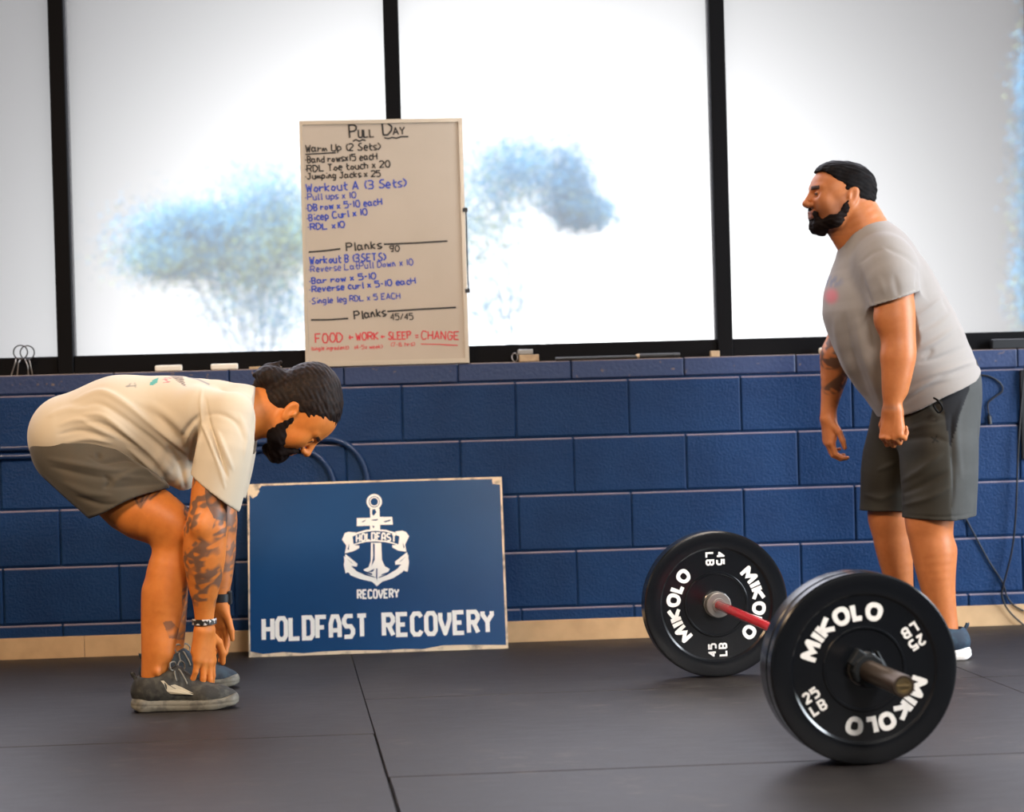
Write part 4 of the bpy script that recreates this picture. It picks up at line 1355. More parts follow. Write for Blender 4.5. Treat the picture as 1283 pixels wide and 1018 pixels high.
def shoe(heel, toe, z0, upper, sole, parent, L=None, side=-1, width=.100, flash=True, name='shoe'):
    """a running shoe from heel to toe on the floor at z0; side = which way is towards the camera"""
    heel, toe = np.array((heel[0], heel[1], z0)), np.array((toe[0], toe[1], z0))
    d = toe - heel; L = float(np.linalg.norm(d)); d /= L
    up = np.array((0, 0, 1.0)); s = np.cross(up, d)
    if s[1] > 0: s = -s
    P = lambda a, b, c: heel + d * (a * L) + s * b + up * c
    lo = np.minimum(heel, toe) - .09; hi = np.maximum(heel, toe) + .09; lo[2] = z0 - .01; hi[2] = z0 + .20
    w = width / 2
    # upper
    fd = Field(lo, hi, .0030)
    fd.chain([(P(.12, 0, .060), .040), (P(.34, 0, .056), .041), (P(.62, .002, .043), .036), (P(.80, .003, .034), .031), (P(.90, .002, .030), .025)], .03, 1.0)
    fd.chain([(P(.78, .016, .033), .026), (P(.68, .020, .032), .028), (P(.80, -.018, .032), .024)], .03)
    fd.cone(P(.115, 0, .055), P(.120, 0, .070), .040, .036, .02)           # heel cup
    fd.cone(P(.20, 0, .060), P(.33, 0, .080), .040, .032, .03)
    fd.cone(P(.30, 0, .070), P(.395, 0, .100), .036, .019, .03)             # tongue
    fd.cone(P(.40, 0, .102), P(.60, 0, .062), .019, .016, .03)
    fd.cone(P(.15, 0, .100), P(.18, 0, .16), .026, .034, .008, 1.0, 'sub')     # mouth of the shoe
    fd.cone(P(.20, 0, .112), P(.30, 0, .138), .026, .026, .010, 1.0, 'sub')
    fd.cut(lambda X, Y, Z: (z0 + .020 - Z) + 0 * X + 0 * Y)
    V, F = fd.mesh(2)
    root = grown(name, V, F, upper, parent)
    # sole
    fd = Field(lo, hi, .0030)
    for b in (-.014, 0, .014):
        fd.chain([(P(.10, b * 1.0, .017), .034), (P(.30, b * .8, .015), .032), (P(.50, b * 1.0 + .002, .015), .033), (P(.72, b * 1.4 + .003, .017), .034), (P(.885, b * 1.0 + .003, .023), .028)], .02)
    a_top = [(.0, .052), (.10, .040), (.3, .033), (.6, .030), (.85, .033), (1.0, .046)]
    def cutf(X, Y, Z):
        t = ((X - heel[0]) * d[0] + (Y - heel[1]) * d[1]) / L
        top = np.interp(t, [q[0] for q in a_top], [q[1] for q in a_top])
        bot = np.interp(t, [-.05, .0, .07, .78, .95, 1.06], [.020, .010, .0005, .0005, .010, .026])
        return np.maximum(Z - z0 - top, z0 + bot - Z)
    fd.cut(cutf)
    V, F = fd.mesh(2)
    N = normals(V, F)
    t = ((V - heel) @ d) / L; zz = V[:, 2] - z0
    V = V + N * (-.0016 * np.exp(-((zz - (.016 + .010 * np.abs(t - .5))) / .0022) ** 2) * (np.abs(N[:, 2]) < .6))[:, None]
    o = grown('sole', V, F, sole); o.parent = root
    # collar lining, heel tab, laces, flash
    bm = bmesh.new()
    tube(bm, catmull([P(.030, .000, .084), P(.008, 0, .102), P(-.012, 0, .112), P(-.002, 0, .098)], 4), [.006] * 2 + [.0055] * 9 + [.004] * 2, 8)
    o = obj('heel_tab', bm, upper, None, True); o.parent = root
    bm = bmesh.new()
    zt = lambda a: np.interp(a, [.38, .46, .60], [.116, .098, .074])
    for i, a in enumerate((.40, .45, .50, .55, .60)):
        hw = .020 - .001 * i
        tube(bm, catmull([P(a - .01, hw + .004, zt(a) - .010), P(a, hw * .6, zt(a) + .004), P(a + .018, -hw * .2, zt(a + .02) + .005), P(a + .02, -hw - .004, zt(a + .02) - .010)], 4), .0026, 6)
        tube(bm, catmull([P(a - .01, -hw - .004, zt(a) - .010), P(a, -hw * .6, zt(a) + .005), P(a + .018, hw * .2, zt(a + .02) + .006), P(a + .02, hw + .004, zt(a + .02) - .010)], 4), .0026, 6)
    o = obj('laces', bm, M_lace, None, True); o.parent = root
    bm = bmesh.new()
    k0 = P(.415, .004, .117)
    tube(bm, catmull([k0, P(.40, .020, .140), P(.36, .034, .138), P(.37, .030, .118), P(.41, .012, .118), k0], 6), .0023, 6)
    tube(bm, catmull([k0, P(.44, -.016, .138), P(.48, -.030, .126), P(.47, -.024, .110), k0], 6), .0023, 6)
    tube(bm, catmull([k0, P(.45, .026, .116), P(.50, .038, .092), P(.52, .043, .078)], 6), .0021, 6)
    tube(bm, catmull([k0, P(.40, .030, .112), P(.42, .042, .088)], 6), .0021, 6)
    o = obj('lace_bow', bm, M_lace, None, True); o.parent = root
    if flash:
        # slanting flash on the side of the shoe, laid on its surface
        from mathutils.bvhtree import BVHTree
        bvh = BVHTree.FromPolygons([tuple(v) for v in (np.asarray([q.co for q in root.data.vertices]))], [tuple(p.vertices) for p in root.data.polygons])
        bm = bmesh.new()
        def onto(a, c):
            h_ = bvh.ray_cast(Vector(P(a, .2, c)), Vector(-s))
            return (h_[0] + h_[1] * .0012) if h_[0] is not None else Vector(P(a, .05, c))
        for poly in ([(.27, .090), (.30, .080), (.33, .060), (.36, .052), (.58, .046), (.50, .058), (.40, .066), (.34, .078), (.30, .090)],
                     [(.36, .076), (.44, .060), (.58, .050), (.47, .068), (.40, .078)]):
            n_ = 10; top = []
            vs = [bm.verts.new(onto(a, c)) for a, c in poly]
            bm.faces.new(vs)
        bmesh.ops.triangulate(bm, faces=bm.faces[:])
        o = obj('side_flash', bm, M_swoosh); o.parent = root
    return root

# ================================================================== THE BENDING MAN (left)
YM = -1.06
def J(x, y, Y, r=None):
    p = at(x, y, Y)
    return p if r is None else (p, r * mpp(Y))
foot_n = floor_at(232, 889.5)
bender = thing('person', 'person with a man bun bending over to touch their shoe tops', 'person', (float(foot_n[0]), YM, 0.0))
YN, YFR = -1.265, -0.855          # near and far foot lines

hb = Head(J(376, 519, YM), (.907, 0.0, .42), (.42, 0.0, -.907), 1.04)
fd = Field((-1.28, -1.46, 0.02), (-0.10, -0.66, 1.08), .0026)
fd.chain([J(96, 552, YM, 34), J(160, 535, YM, 38), J(225, 530, YM, 42), J(275, 532, YM, 36), J(300, 526, YM, 30)], .04, 1.15)   # trunk
fd.chain([J(300, 524, YM, 30), J(322, 522, YM, 27), J(352, 521, YM + .0, 25.5)], .03)                                     # neck
fd.chain([J(325, 505, YM, 20), J(356, 500, YM, 21)], .03)
build_head(fd, hb)
# legs
nk, na = J(210, 662, -1.215), J(197, 846, YN + .01)
fd.chain([J(95, 572, -1.13, 28), J(164, 630, -1.19, 38), J(200, 650, -1.21, 33), J(216, 661, -1.215, 27)], .03)
fd.chain([J(216, 660, -1.215, 23), J(214, 688, -1.22, 21.5), J(208.5, 720, -1.225, 25), J(205, 752, -1.235, 24), J(202, 785, -1.245, 19.2), J(199.5, 815, YN + .005, 16.4), J(195, 846, YN + .01, 14.2), J(196, 866, YN + .01, 15)], .03)
fd.chain([J(228, 690, -1.222, 13), J(221, 750, -1.24, 10), J(208, 820, YN, 8)], .02)                     # shin
fd.chain([J(190, 742, -1.24, 10), J(184, 790, -1.25, 6), J(186, 846, YN + .01, 6.5)], .03)          # calf and tendon
fd.ell(J(197, 843, YN - .028), np.eye(3), (.008, .007, .010), .016)                                     # ankle bone
fd.chain([J(95, 572, -.99, 28), J(165, 628, -.935, 34), J(215, 662, -.90, 25)], .03)
fd.chain([J(218, 662, -.90, 24), J(214, 715, -.885, 22.5), J(216, 760, -.87, 18.5), J(218, 800, YFR, 13.5), J(216, 822, YFR, 13), J(214, 835, YFR, 13)], .03)
# near arm
ws = J(256, 787, -1.262)
fd.chain([J(285, 528, -1.235, 27), J(272, 570, -1.275, 25), J(263, 620, -1.295, 23.5), J(259, 655, -1.30, 22)], .03)
fd.chain([J(259, 655, -1.30, 22), J(257, 684, -1.298, 24.3), J(256.5, 712, -1.29, 22), J(256, 745, -1.275, 16), J(256, 772, -1.266, 12.2), J(256, 788, -1.262, 11.8)], .03)
fd.chain([J(243, 672, -1.295, 10), J(241, 700, -1.29, 9), J(247, 740, -1.28, 6)], .025)     # forearm muscle
fd.chain([J(274, 668, -1.315, 8), J(271, 700, -1.305, 8.5), J(262, 745, -1.285, 6)], .025)
fd.ell(J(250, 660, -1.352), np.eye(3), (.018, .014, .022), .03)
hand(fd, ws, (.045, .0, -1), (.82, -.57, 0), (.57, .82, .02), [(7, 9, 5), (1, 3, 2), (3, 6, 4), (10, 16, 10)],
     [(.5, .55, -.55), (.25, .35, -.9), (.0, .2, -1)], 1.08, .045)
# far arm
wf = J(275.5, 757, -.885)
fd.chain([J(296, 528, -.885, 26), J(285, 570, -.86, 23), J(277, 625, -.855, 20.5), J(275, 655, -.86, 19)], .03)
fd.chain([J(275, 655, -.86, 19), J(275.5, 685, -.862, 20), J(276.5, 715, -.87, 16), J(276, 745, -.88, 11.5), J(275.5, 760, -.885, 10.5)], .03)
hand(fd, wf, (.06, -.03, -1), (.60, .80, 0), (.8, -.6, 0), [(12, 18, 12), (10, 16, 10), (12, 18, 10), (16, 24, 14)],
     [(.35, -.5, -.7), (.25, -.3, -.9), (.1, -.1, -1)], .93, .05)
V, F = fd.mesh(2)
V = relax(V, F, [(hb.o, .16), (ws + np.array((0, 0, -.10)), .10), (wf + np.array((0, 0, -.10)), .10)])
px = to_px(V)
# skin tones: plain skin, inked patterns, lips and stubble as pigment of the skin itself
col = np.tile(np.array((0.58, 0.185, 0.035)), (len(V), 1))
L = hb.loc(V)
def mixc(col, m, c, a=1.0):
    m = np.clip(m, 0, 1)[:, None] * a
    return col * (1 - m) + np.array(c) * m
lips = (np.abs(L[:, 0] + .067) < .013) & (L[:, 1] > .085) & (np.abs(L[:, 2]) < .024)
col = mixc(col, lips, (0.40, 0.13, 0.09), .7)
brow = (np.abs(L[:, 0] - .0155) < .0055) & (L[:, 1] > .06) & (np.abs(L[:, 2]) > .010) & (np.abs(L[:, 2]) < .048)
col = mixc(col, brow, (0.02, 0.012, 0.01), .9)
eye = (np.abs(L[:, 0] + .0055) < .0042) & (L[:, 1] > .078) & (np.abs(np.abs(L[:, 2]) - .031) < .010)
col = mixc(col, eye, (0.03, 0.02, 0.018), .9)
ink1 = np.clip(wob(V, 80, 3) * 2.0 + .85, 0, 1) * np.clip(wob(V, 230, 4) * 1.6 + 1.0, 0, 1)
arm_n = np.clip((px[:, 0] - 226) / 3, 0, 1) * np.clip((V[:, 1] < -1.18) * 1.0, 0, 1) * np.clip((px[:, 1] - 560) / 10, 0, 1) * np.clip((766 - px[:, 1]) / 14, 0, 1)
arm_n *= (px[:, 0] > 228) & ~inside(px, [(160, 560), (231, 590), (230, 700), (225, 780), (160, 780)])
col = mixc(col, ink1 * arm_n, (0.085, 0.068, 0.058), .82)
big = inside(px, [(255, 596), (290, 620), (288, 655), (268, 650), (258, 630)]) * (V[:, 1] < -1.2)
col = mixc(col, big * np.clip(wob(V, 90, 9) + 1.0, 0, 1), (0.07, 0.06, 0.055), .8)
arm_f = (V[:, 1] > -1.0) * (px[:, 0] > 258) * np.clip((px[:, 1] - 600) / 10, 0, 1) * np.clip((745 - px[:, 1]) / 10, 0, 1)
col = mixc(col, arm_f * np.clip(ink1 + .25, 0, 1), (0.10, 0.075, 0.062), .8)
leg = inside(px, [(204, 780), (214, 778), (228, 792), (230, 802), (212, 800)]) & (V[:, 1] < -1.1)
col = mixc(col, leg * np.clip(wob(V, 150, 6) + 1.1, 0, 1), (0.12, 0.07, 0.05), .75)
legf = (V[:, 1] > -1.0) & (px[:, 1] > 690) & (px[:, 1] < 802) & (px[:, 0] < 240)
col = mixc(col, legf * np.clip(ink1 + .2, 0, 1), (0.12, 0.085, 0.07), .7)
thigh = np.exp(-(seg_dist(px, [(168, 622), (174, 634), (180, 622), (176, 636), (188, 618)]) / 1.6) ** 2) + np.exp(-(seg_dist(px, [(188, 626), (200, 616)]) / 1.5) ** 2)
col = mixc(col, thigh * (V[:, 1] < -1.15), (0.05, 0.035, 0.03), .85)
col *= (1 + .03 * wob(V, 60, 12))[:, None]
grown('body', V, F, M_skin, bender, col)

# hair pulled back into a bun
fd = Field(hb.o - (.27, .14, .22), hb.o + (.20, .14, .24), .0024)
fd.a[:] = 1
fd.ell(hb.p(.036, -.022, 0), hb.A, np.array((.101, .108, .084)) * hb.k, .02)
fd.ell(hb.p(.075, -.055, 0), hb.A, np.array((.066, .066, .066)) * hb.k, .03)
fd.ell(hb.p(-.030, -.070, 0), hb.A, np.array((.060, .046, .062)) * hb.k, .03)
HL = [(.115, .062), (.068, .058), (.050, .030), (.028, .022), (.004, .018), (-.012, -.002), (-.020, -.036), (-.034, -.048), (-.072, -.058), (-.16, -.078), (-.2, .2), (.13, .2)]
def hcut(X, Y, Z, h=hb, poly=HL):
    x, y, z = X - h.o[0], Y - h.o[1], Z - h.o[2]
    u = (x * h.u[0] + y * h.u[1] + z * h.u[2]) / h.k; f = (x * h.f[0] + y * h.f[1] + z * h.f[2]) / h.k
    return poly_sd(f, u, poly) * h.k
fd.cut(hcut)
fd.ell(J(342, 474, YM), (( .95, 0, -.3), (.3, 0, .95), (0, 1, 0)), (.052, .040, .050), .012)       # the bun
fd.chain([J(356, 484, YM, 13), J(336, 494, YM, 11), J(322, 490, YM, 6)], .02)
for a, b in (((322, 482), (314, 488)), ((330, 466), (318, 470)), ((338, 460), (352, 454))):
    fd.cone(J(*a, YM), J(*b, YM), .012, .005, .012)
hair_mesh('hair', hb, fd, M_hair, bender, 21, .0013)
# beard
fd = Field(hb.o - (.24, .14, .24), hb.o + (.14, .14, .12), .0024)
for w in (-1, 1):
    fd.cone(hb.p(-.030, -.002, .059 * w), hb.p(-.084, .030, .050 * w), .021, .027, .02)
    fd.cone(hb.p(-.084, .030, .048 * w), hb.p(-.112, .074, .014 * w), .028, .024, .02)
    fd.cone(hb.p(-.050, .098, .004 * w), hb.p(-.066, .086, .028 * w), .0060, .0065, .006)
    fd.cone(hb.p(-.066, .086, .028 * w), hb.p(-.100, .072, .028 * w), .010, .018, .012)
fd.cone(hb.p(-.108, .066, 0), hb.p(-.126, .052, 0), .026, .020, .02)
fd.cone(hb.p(-.092, .088, 0), hb.p(-.110, .082, 0), .012, .018, .012)
BL_b = [(-.02, -.015), (.010, -.020), (.022, -.052), (.060, -.060), (.082, -.046), (.125, -.046), (.125, -.2), (-.05, -.2)]
fd.cut(lambda X, Y, Z: hcut(X, Y, Z, hb, BL_b))
hair_mesh('beard', hb, fd, M_beard, bender, 31, .0020)

# t-shirt
M_tee = material('cream_cotton_tee', (0.70, 0.63, 0.52), 0.85, spec=.2, attr='tint', sheen=.1, bump=((700, .15, .0008), (30, .10, .004)))
f_px, s_px = flat_px(YM)
f_nr, _ = flat_px(-1.26)
fd = Field((-1.30, -1.52, .50), (-.30, -.62, 1.03), .0042)
fd.chain([J(89, 547, YM, 52), J(150, 532, YM, 55.5)], .05, 1.42)
fd.chain([J(150, 532, YM, 55.5), J(222, 528, YM, 57), J(275, 530, YM, 48), J(306, 527, YM, 38)], .05, 1.25)
fd.chain([J(275, 520, YM, 40), J(316, 528, YM, 36)], .04, 1.0)
fd.chain([J(250, 520, -1.20, 34), J(290, 522, -1.215, 30), J(304, 512, YM - .06, 26)], .05)          # near shoulder blade
fd.chain([J(250, 520, -.92, 34), J(290, 522, -.905, 30)], .05)
fd.chain([J(150, 560, YM, 32), J(198, 574, YM - .02, 26), J(230, 596, YM - .02, 18)], .05, 1.5)                # loose front hanging
def keep(X, Y, Z):
    x, y = f_px(X, Z)
    a = y - (566.5 + .8 * np.sin(x / 17))
    b = y - (565 + (x - 158) * .72)
    c = -(x - 322)                       # open at the neck
    lim = np.minimum(a, np.maximum(b, 158 - x))
    nk_ = (x - (323 - .02 * (y - 500)))
    return np.maximum(lim, nk_) * s_px
fd.cut(keep)
body_a = fd.a.copy()
# sleeves
for Ys, dx, op in ((-1.262, 0, 1), (-.868, 3, 1)):
    fd2 = Field((-1.30, -1.52, .50), (-.30, -.62, 1.03), .0042)
    fd2.chain([J(288 + dx, 526, Ys + (.02 if Ys < -1 else -.02), 31), J(281 + dx, 565, Ys - .012, 35), J(270 + dx, 616, Ys - .020, 35), J(262 + dx, 650, Ys - .024, 33)], .03, .92)
    fd2.chain([J(276 + dx, 590, Ys - .012, 27), J(268 + dx, 620, Ys - .020, 29), J(262 + dx, 650, Ys - .024, 29)], .01, .92, 'sub')
    fd2.cut(lambda X, Y, Z: (lambda x, y: (y - (587.5 + (x - dx - 236) * .78)) / 1.27 * s_px)(*f_nr(X, Z)))
    k = .022
    hh = np.maximum(k - np.abs(fd.a - fd2.a), 0) / k
    fd.a = np.minimum(fd.a, fd2.a) - hh * hh * k * .25
fd.chain([J(318, 523, YM, 27.5), J(350, 521, YM, 27.5)], .004, 1.0, 'sub')
fd.chain([J(315, 505, YM, 19), J(350, 500, YM, 21)], .004, 1.0, 'sub')
fd.chain([J(274, 602, -1.28, 27), J(262, 655, -1.29, 29)], .002, .92, 'sub')
V, F = fd.mesh(4)
px = to_px(V); N = normals(V, F)
FL = [
 # long folds from the seat to the armpit and belly
 ([(92, 503), (125, 492), (150, 502), (180, 524), (215, 552), (240, 572)], .010, 4.0),
 ([(96, 512), (122, 505), (150, 520), (185, 548), (222, 580)], -.009, 4.0),
 ([(106, 520), (130, 522), (160, 545), (190, 570), (214, 600)], .010, 4.0),
 ([(100, 530), (125, 531), (150, 545), (172, 560)], -.008, 3.5),
 ([(74, 533), (100, 527), (128, 540), (146, 548)], .007, 3.5), ([(72, 545), (100, 540), (130, 548)], -.006, 3.0), ([(80, 555), (112, 550), (140, 556)], .005, 3.0),
 ([(60, 522), (84, 514), (110, 512)], .005, 4.0),
 ([(170, 508), (196, 522), (232, 556)], -.009, 6.0), ([(188, 505), (222, 532), (240, 560)], .006, 6.0),
 ([(210, 560), (226, 585), (232, 612)], -.010, 4.0), ([(196, 566), (216, 596)], .007, 3.5), ([(160, 562), (188, 586), (210, 606)], .008, 3.5),
 # armpit fan
 ([(252, 518), (236, 536), (228, 548)], -.010, 3.0), ([(250, 530), (240, 560), (237, 580)], -.010, 2.6), ([(256, 530), (248, 560), (243, 580)], .008, 2.4), ([(244, 528), (234, 555)], .008, 2.6),
 # sleeve seam and folds
 ([(253, 488), (251.5, 505), (255, 530), (266, 560), (276, 590), (282, 612)], .0085, 2.0), ([(258, 500), (262, 530), (273, 562), (284, 598)], -.008, 2.6),
 ([(272, 540), (282, 566), (292, 590)], .007, 2.6), ([(266, 540), (272, 560), (286, 600)], -.005, 2.4), ([(256, 521), (275, 519), (296, 530), (306, 552)], -.006, 3.0), ([(300, 520), (309, 545), (306, 575)], .004, 3.0),
 ([(316, 494), (319, 515), (313, 548)], -.004, 1.8),
]
V = folds(V, N, px, [(a, b * .95, c) for a, b, c in FL])
V = V + normals(V, F) * (wob(V, 14, 41) * .0016 + wob(V, 38, 42) * .0008)[:, None]
tc = np.tile(np.array((0.55, 0.475, 0.365)), (len(V), 1))
N = normals(V, F)
upw = N[:, 2] > -.2
tri = inside(px, [(212, 470.5), (229, 470.5), (233, 485)]) & upw
tc = mixc(tc, tri * (.75 + .25 * np.sign(wob(V, 900, 51))), (0.07, 0.035, 0.035), .85)
tc = mixc(tc, inside(px, [(187, 483), (190, 477), (199, 473), (198, 479), (192, 483)]) & upw, (0.02, 0.30, 0.27), .9)
tc = mixc(tc, inside(px, [(202, 474), (215, 472), (213, 479), (204, 480)]) & (wob(V, 420, 52) > .15) & upw, (0.45, 0.10, 0.14), .8)
tc = mixc(tc, (np.exp(-(seg_dist(px, [(236, 472), (248, 474.5), (262, 481)]) / 1.1) ** 2)) * upw, (0.10, 0.12, 0.16), .75)
tc = mixc(tc, (np.exp(-(seg_dist(px, [(158, 485), (170, 484)]) / .9) ** 2) + np.exp(-(seg_dist(px, [(169, 481), (170, 486)]) / .9) ** 2) + np.exp(-(seg_dist(px, [(164, 481), (160, 485)]) / .8) ** 2)) * upw, (0.12, 0.12, 0.13), .7)
grown('t_shirt', V, F, M_tee, bender, tc)

# shorts
M_short = material('grey_brown_shorts', (0.085, 0.072, 0.055), 0.8, spec=.25, sheen=.1, noise=(12, (0.075, 0.068, 0.055), .4, .6), bump=((600, .15, .0008), (22, .12, .005)))
fd = Field((-1.30, -1.46, .44), (-.55, -.70, .98), .0042)
fd.chain([J(88, 552, YM, 48.5), J(130, 545, YM, 46)], .04, 1.25)
fd.chain([J(90, 565, -1.125, 47), J(130, 600, -1.17, 48.5), J(168, 634, -1.195, 49)], .04)
f_s, ss = flat_px(-1.19)
def legcut(X, Y, Z):
    x, y = f_s(X, Z)
    # the leg opening: below-right of the hem line is cut away
    e = ((x - 107) * 39 + (y - 651) * 100) / 107.3 - 2.0 * np.sin((x - 100) / 16.0)
    return e * ss
fd.cut(lambda X, Y, Z: np.maximum(legcut(X, Y, Z), -1) + 0 * Y)
fd2 = Field((-1.30, -1.46, .44), (-.55, -.70, .98), .0042)
fd2.chain([J(90, 566, -.995, 46), J(130, 600, -.945, 46), J(168, 634, -.93, 46)], .04)
fd2.cut(lambda X, Y, Z: legcut(X, Y, Z) + 0 * Y)
k = .04; hh = np.maximum(k - np.abs(fd.a - fd2.a), 0) / k
fd.a = np.minimum(fd.a, fd2.a) - hh * hh * k * .25
fd.cut(lambda X, Y, Z: (lambda x, y: (np.where(x < 150, 553., 553. + .72 * (x - 150)) - y) * s_px)(*f_px(X, Z)) + 0 * Y)
for Yl, x0 in ((-1.190, 0), (-.935, 0)):
    fd.chain([J(143, 610, Yl, 37), J(180, 644, Yl, 40)], .004, 1.0, 'sub')
V, F = fd.mesh(4)
px = to_px(V); N = normals(V, F)
V = folds(V, N, px, [([(60, 575), (100, 583), (140, 590), (162, 588)], .008, 3.5), ([(64, 585), (100, 594), (135, 600)], -.007, 3.5), ([(110, 572), (130, 580), (160, 576), (185, 586)], -.008, 3.0),
    ([(120, 568), (128, 575)], -.010, 3.0), ([(130, 596), (138, 604), (130, 612)], -.010, 3.0), ([(140, 606), (170, 592), (196, 594)], .009, 4.0), ([(140, 612), (170, 608), (205, 606)], -.006, 3.0),
    ([(80, 605), (110, 618), (140, 622)], .007, 4.0), ([(95, 622), (125, 632), (150, 632)], -.006, 3.0), ([(150, 600), (185, 600)], .005, 2.5), ([(107, 647), (132, 641), (158, 627)], .003, 1.8)])
V = V + normals(V, F) * (wob(V, 26, 43) * .0016)[:, None]
grown('shorts', V, F, M_short, bender)

# shoes
a, b = floor_at(166, 892), floor_at(299, 889.5)
yy = YN
hx, tx = at(167, 850, yy)[0], at(299, 850, yy)[0]
shoe((hx, yy), (tx, yy + .01), 0.0, M_upper, M_sole, bender)
hx, tx = at(178, 850, YFR)[0], at(301, 840, YFR)[0]
shoe((hx, YFR), (tx, YFR - .01), 0.0, M_upperb, M_sole, bender, flash=False)

# wrist band on the near arm, black watch on the far arm
M_band = material('pale_and_black_band', (0.62, 0.60, 0.58), 0.35, noise=(70, (0.02, 0.02, 0.02), .47, .53), bump=(80, .1, .0006))
def wristband(name, p, axis, r, wd, m, flat=.85):
    z = Vector(axis).normalized(); x = z.orthogonal().normalized(); y = z.cross(x)
    M = Matrix(((x.x, y.x, z.x, p[0]), (x.y, y.y, z.y, p[1]), (x.z, y.z, z.z, p[2]), (0, 0, 0, 1)))
    bm = lathe(bmesh.new(), [(r, -wd / 2), (r + .0022, -wd / 2 + .001), (r + .0022, wd / 2 - .001), (r, wd / 2), (r - .003, 0), (r, -wd / 2)], M, 40)
    bmesh.ops.remove_doubles(bm, verts=bm.verts[:], dist=1e-6)
    return adopt(auto_smooth(obj(name, bm, m)), bender)
wristband('wrist_band', J(256, 779, -1.264), (0, 0, 1), .0330, .017, M_band)
wt = wristband('watch', J(275.8, 749, -.882), (.03, 0, 1), .0310, .026, M_dark)
c = J(288.5, 749, -.882)
bm = bmesh.new(); box(bm, c[0] - .008, c[0] + .005, c[1] - .019, c[1] + .019, c[2] - .021, c[2] + .021, .004, 2)
o = obj('watch_case', bm, M_dark); adopt(o, bender)

# ================================================================== THE STANDING MAN (right)
YS = -.64
stander = thing('person', 'person with short dark hair standing beside the barbell in dark shorts', 'person', (float(at(1165, 700, YS)[0]), YS, 0.0))
hs = Head(J(1051.5, 243.5, YS), (.03, 0.0, 1.0), (-1.0, -.10, .02), 1.03)
fd = Field((1.14, -1.16, .0), (2.02, -.20, 1.68), .0027)
fd.chain([J(1100, 335, YS, 42), J(1106, 380, YS, 50), J(1130, 430, YS, 50), J(1158, 485, YS, 46), J(1168, 510, YS, 42)], .05, 1.1)
fd.chain([J(1086, 300, YS, 34), J(1074, 272, YS, 29.5), J(1066, 258, YS, 27)], .03)
fd.chain([J(1062, 300, YS, 17), J(1050, 282, YS, 17)], .03)
build_head(fd, hs, cheek=.006, jaw=.003, crown=.022)
# near arm
wn_ = J(1119, 512, -.905)
fd.chain([J(1110, 335, -.84, 29), J(1121, 385, -.885, 25.5), J(1125, 422, -.90, 22), J(1126, 443, -.905, 19)], .03)
fd.chain([J(1126, 443, -.905, 19), J(1125.5, 462, -.91, 18.5), J(1122, 484, -.91, 15.8), J(1119, 502, -.907, 12.2), J(1118, 514, -.905, 12.2)], .03)
fd.chain([J(1115, 448, -.915, 10), J(1115, 470, -.915, 8.5), J(1115, 495, -.91, 6)], .025)
fd.chain([J(1132, 425, -.905, 9), J(1133, 455, -.90, 8), J(1129, 490, -.90, 7)], .025)
fd.ell(J(1108, 400, -.90), np.eye(3), (.030, .030, .040), .03)
hand(fd, wn_, (-.16, -.10, -1), (-.70, -.72, .0), (-.70, .70, .1), [(52, 78, 50), (58, 80, 50), (62, 82, 50), (66, 84, 50)],
     [(-.2, .6, -.75), (.2, .35, -.9), (.5, .05, -.85)], 1.0, .03)
# far arm
wf_ = J(1038, 524, -.40)
fd.chain([J(1086, 338, -.43, 28), J(1068, 390, -.40, 24), J(1054, 428, -.39, 19), J(1048, 446, -.39, 18)], .03)
fd.chain([J(1048, 446, -.39, 18), J(1046, 466, -.39, 18), J(1042, 490, -.395, 13.5), J(1038.5, 512, -.40, 10.4), J(1038, 524, -.40, 10.6)], .03)
hand(fd, wf_, (-.10, 0, -1), (-.95, .25, .1), (.22, -.95, 0), [(22, 42, 30), (24, 44, 32), (26, 46, 32), (28, 48, 32)],
     [(.35, -.55, -.65), (.30, -.25, -.9), (.25, -.05, -1)], .92, .04)
# legs
fd.chain([J(1176, 500, -.72, 36), J(1173, 570, -.755, 35), J(1166, 625, -.775, 30), J(1164, 648, -.785, 28)], .04)
fd.chain([J(1164, 648, -.785, 28), J(1167, 672, -.79, 27), J(1170, 692, -.795, 26.5), J(1173, 720, -.80, 22), J(1178, 752, -.80, 17), J(1183, 780, -.80, 13.5), J(1185, 800, -.80, 14)], .03)
fd.chain([J(1152, 665, -.80, 12), J(1160, 710, -.80, 10), J(1172, 770, -.80, 7)], .03)
fd.chain([J(1186, 690, -.79, 11), J(1188, 740, -.795, 6), J(1193, 785, -.80, 5.5)], .03)
fd.chain([J(1140, 505, -.52, 38), J(1124, 570, -.50, 35), J(1115, 625, -.49, 27), J(1115, 648, -.485, 25)], .04)
fd.chain([J(1115, 648, -.485, 25), J(1119, 680, -.48, 24), J(1124, 712, -.475, 20), J(1130, 745, -.47, 15), J(1136, 775, -.47, 12), J(1138, 790, -.47, 12)], .03)
V, F = fd.mesh(2)
V = relax(V, F, [(hs.o, .16), (wn_ + np.array((0, 0, -.08)), .085), (wf_ + np.array((0, 0, -.08)), .085)])
px = to_px(V)
N = normals(V, F)
wn2 = (V[:, 1] < -.72) & (px[:, 1] > 500) & (px[:, 1] < 580)
Vf = folds(V, N, px, [([(1100.5, 546), (1101.5, 556), (1104, 572)], -.0042, 1.3), ([(1108.5, 547), (1109, 558), (1111, 573)], -.0042, 1.3), ([(1116.5, 547), (1117, 558), (1118, 572)], -.0042, 1.3), ([(1094, 552), (1106, 549), (1122, 552)], .003, 2.0), ([(1121, 520), (1119, 535), (1117, 546)], .0015, 1.5), ([(1110, 520), (1106, 535), (1102, 545)], .0012, 1.5)])
V[wn2] = Vf[wn2]
col = np.tile(np.array((0.50, 0.165, 0.05)), (len(V), 1))
L = hs.loc(V)
lips = (np.abs(L[:, 0] + .067) < .013) & (L[:, 1] > .085) & (np.abs(L[:, 2]) < .024)
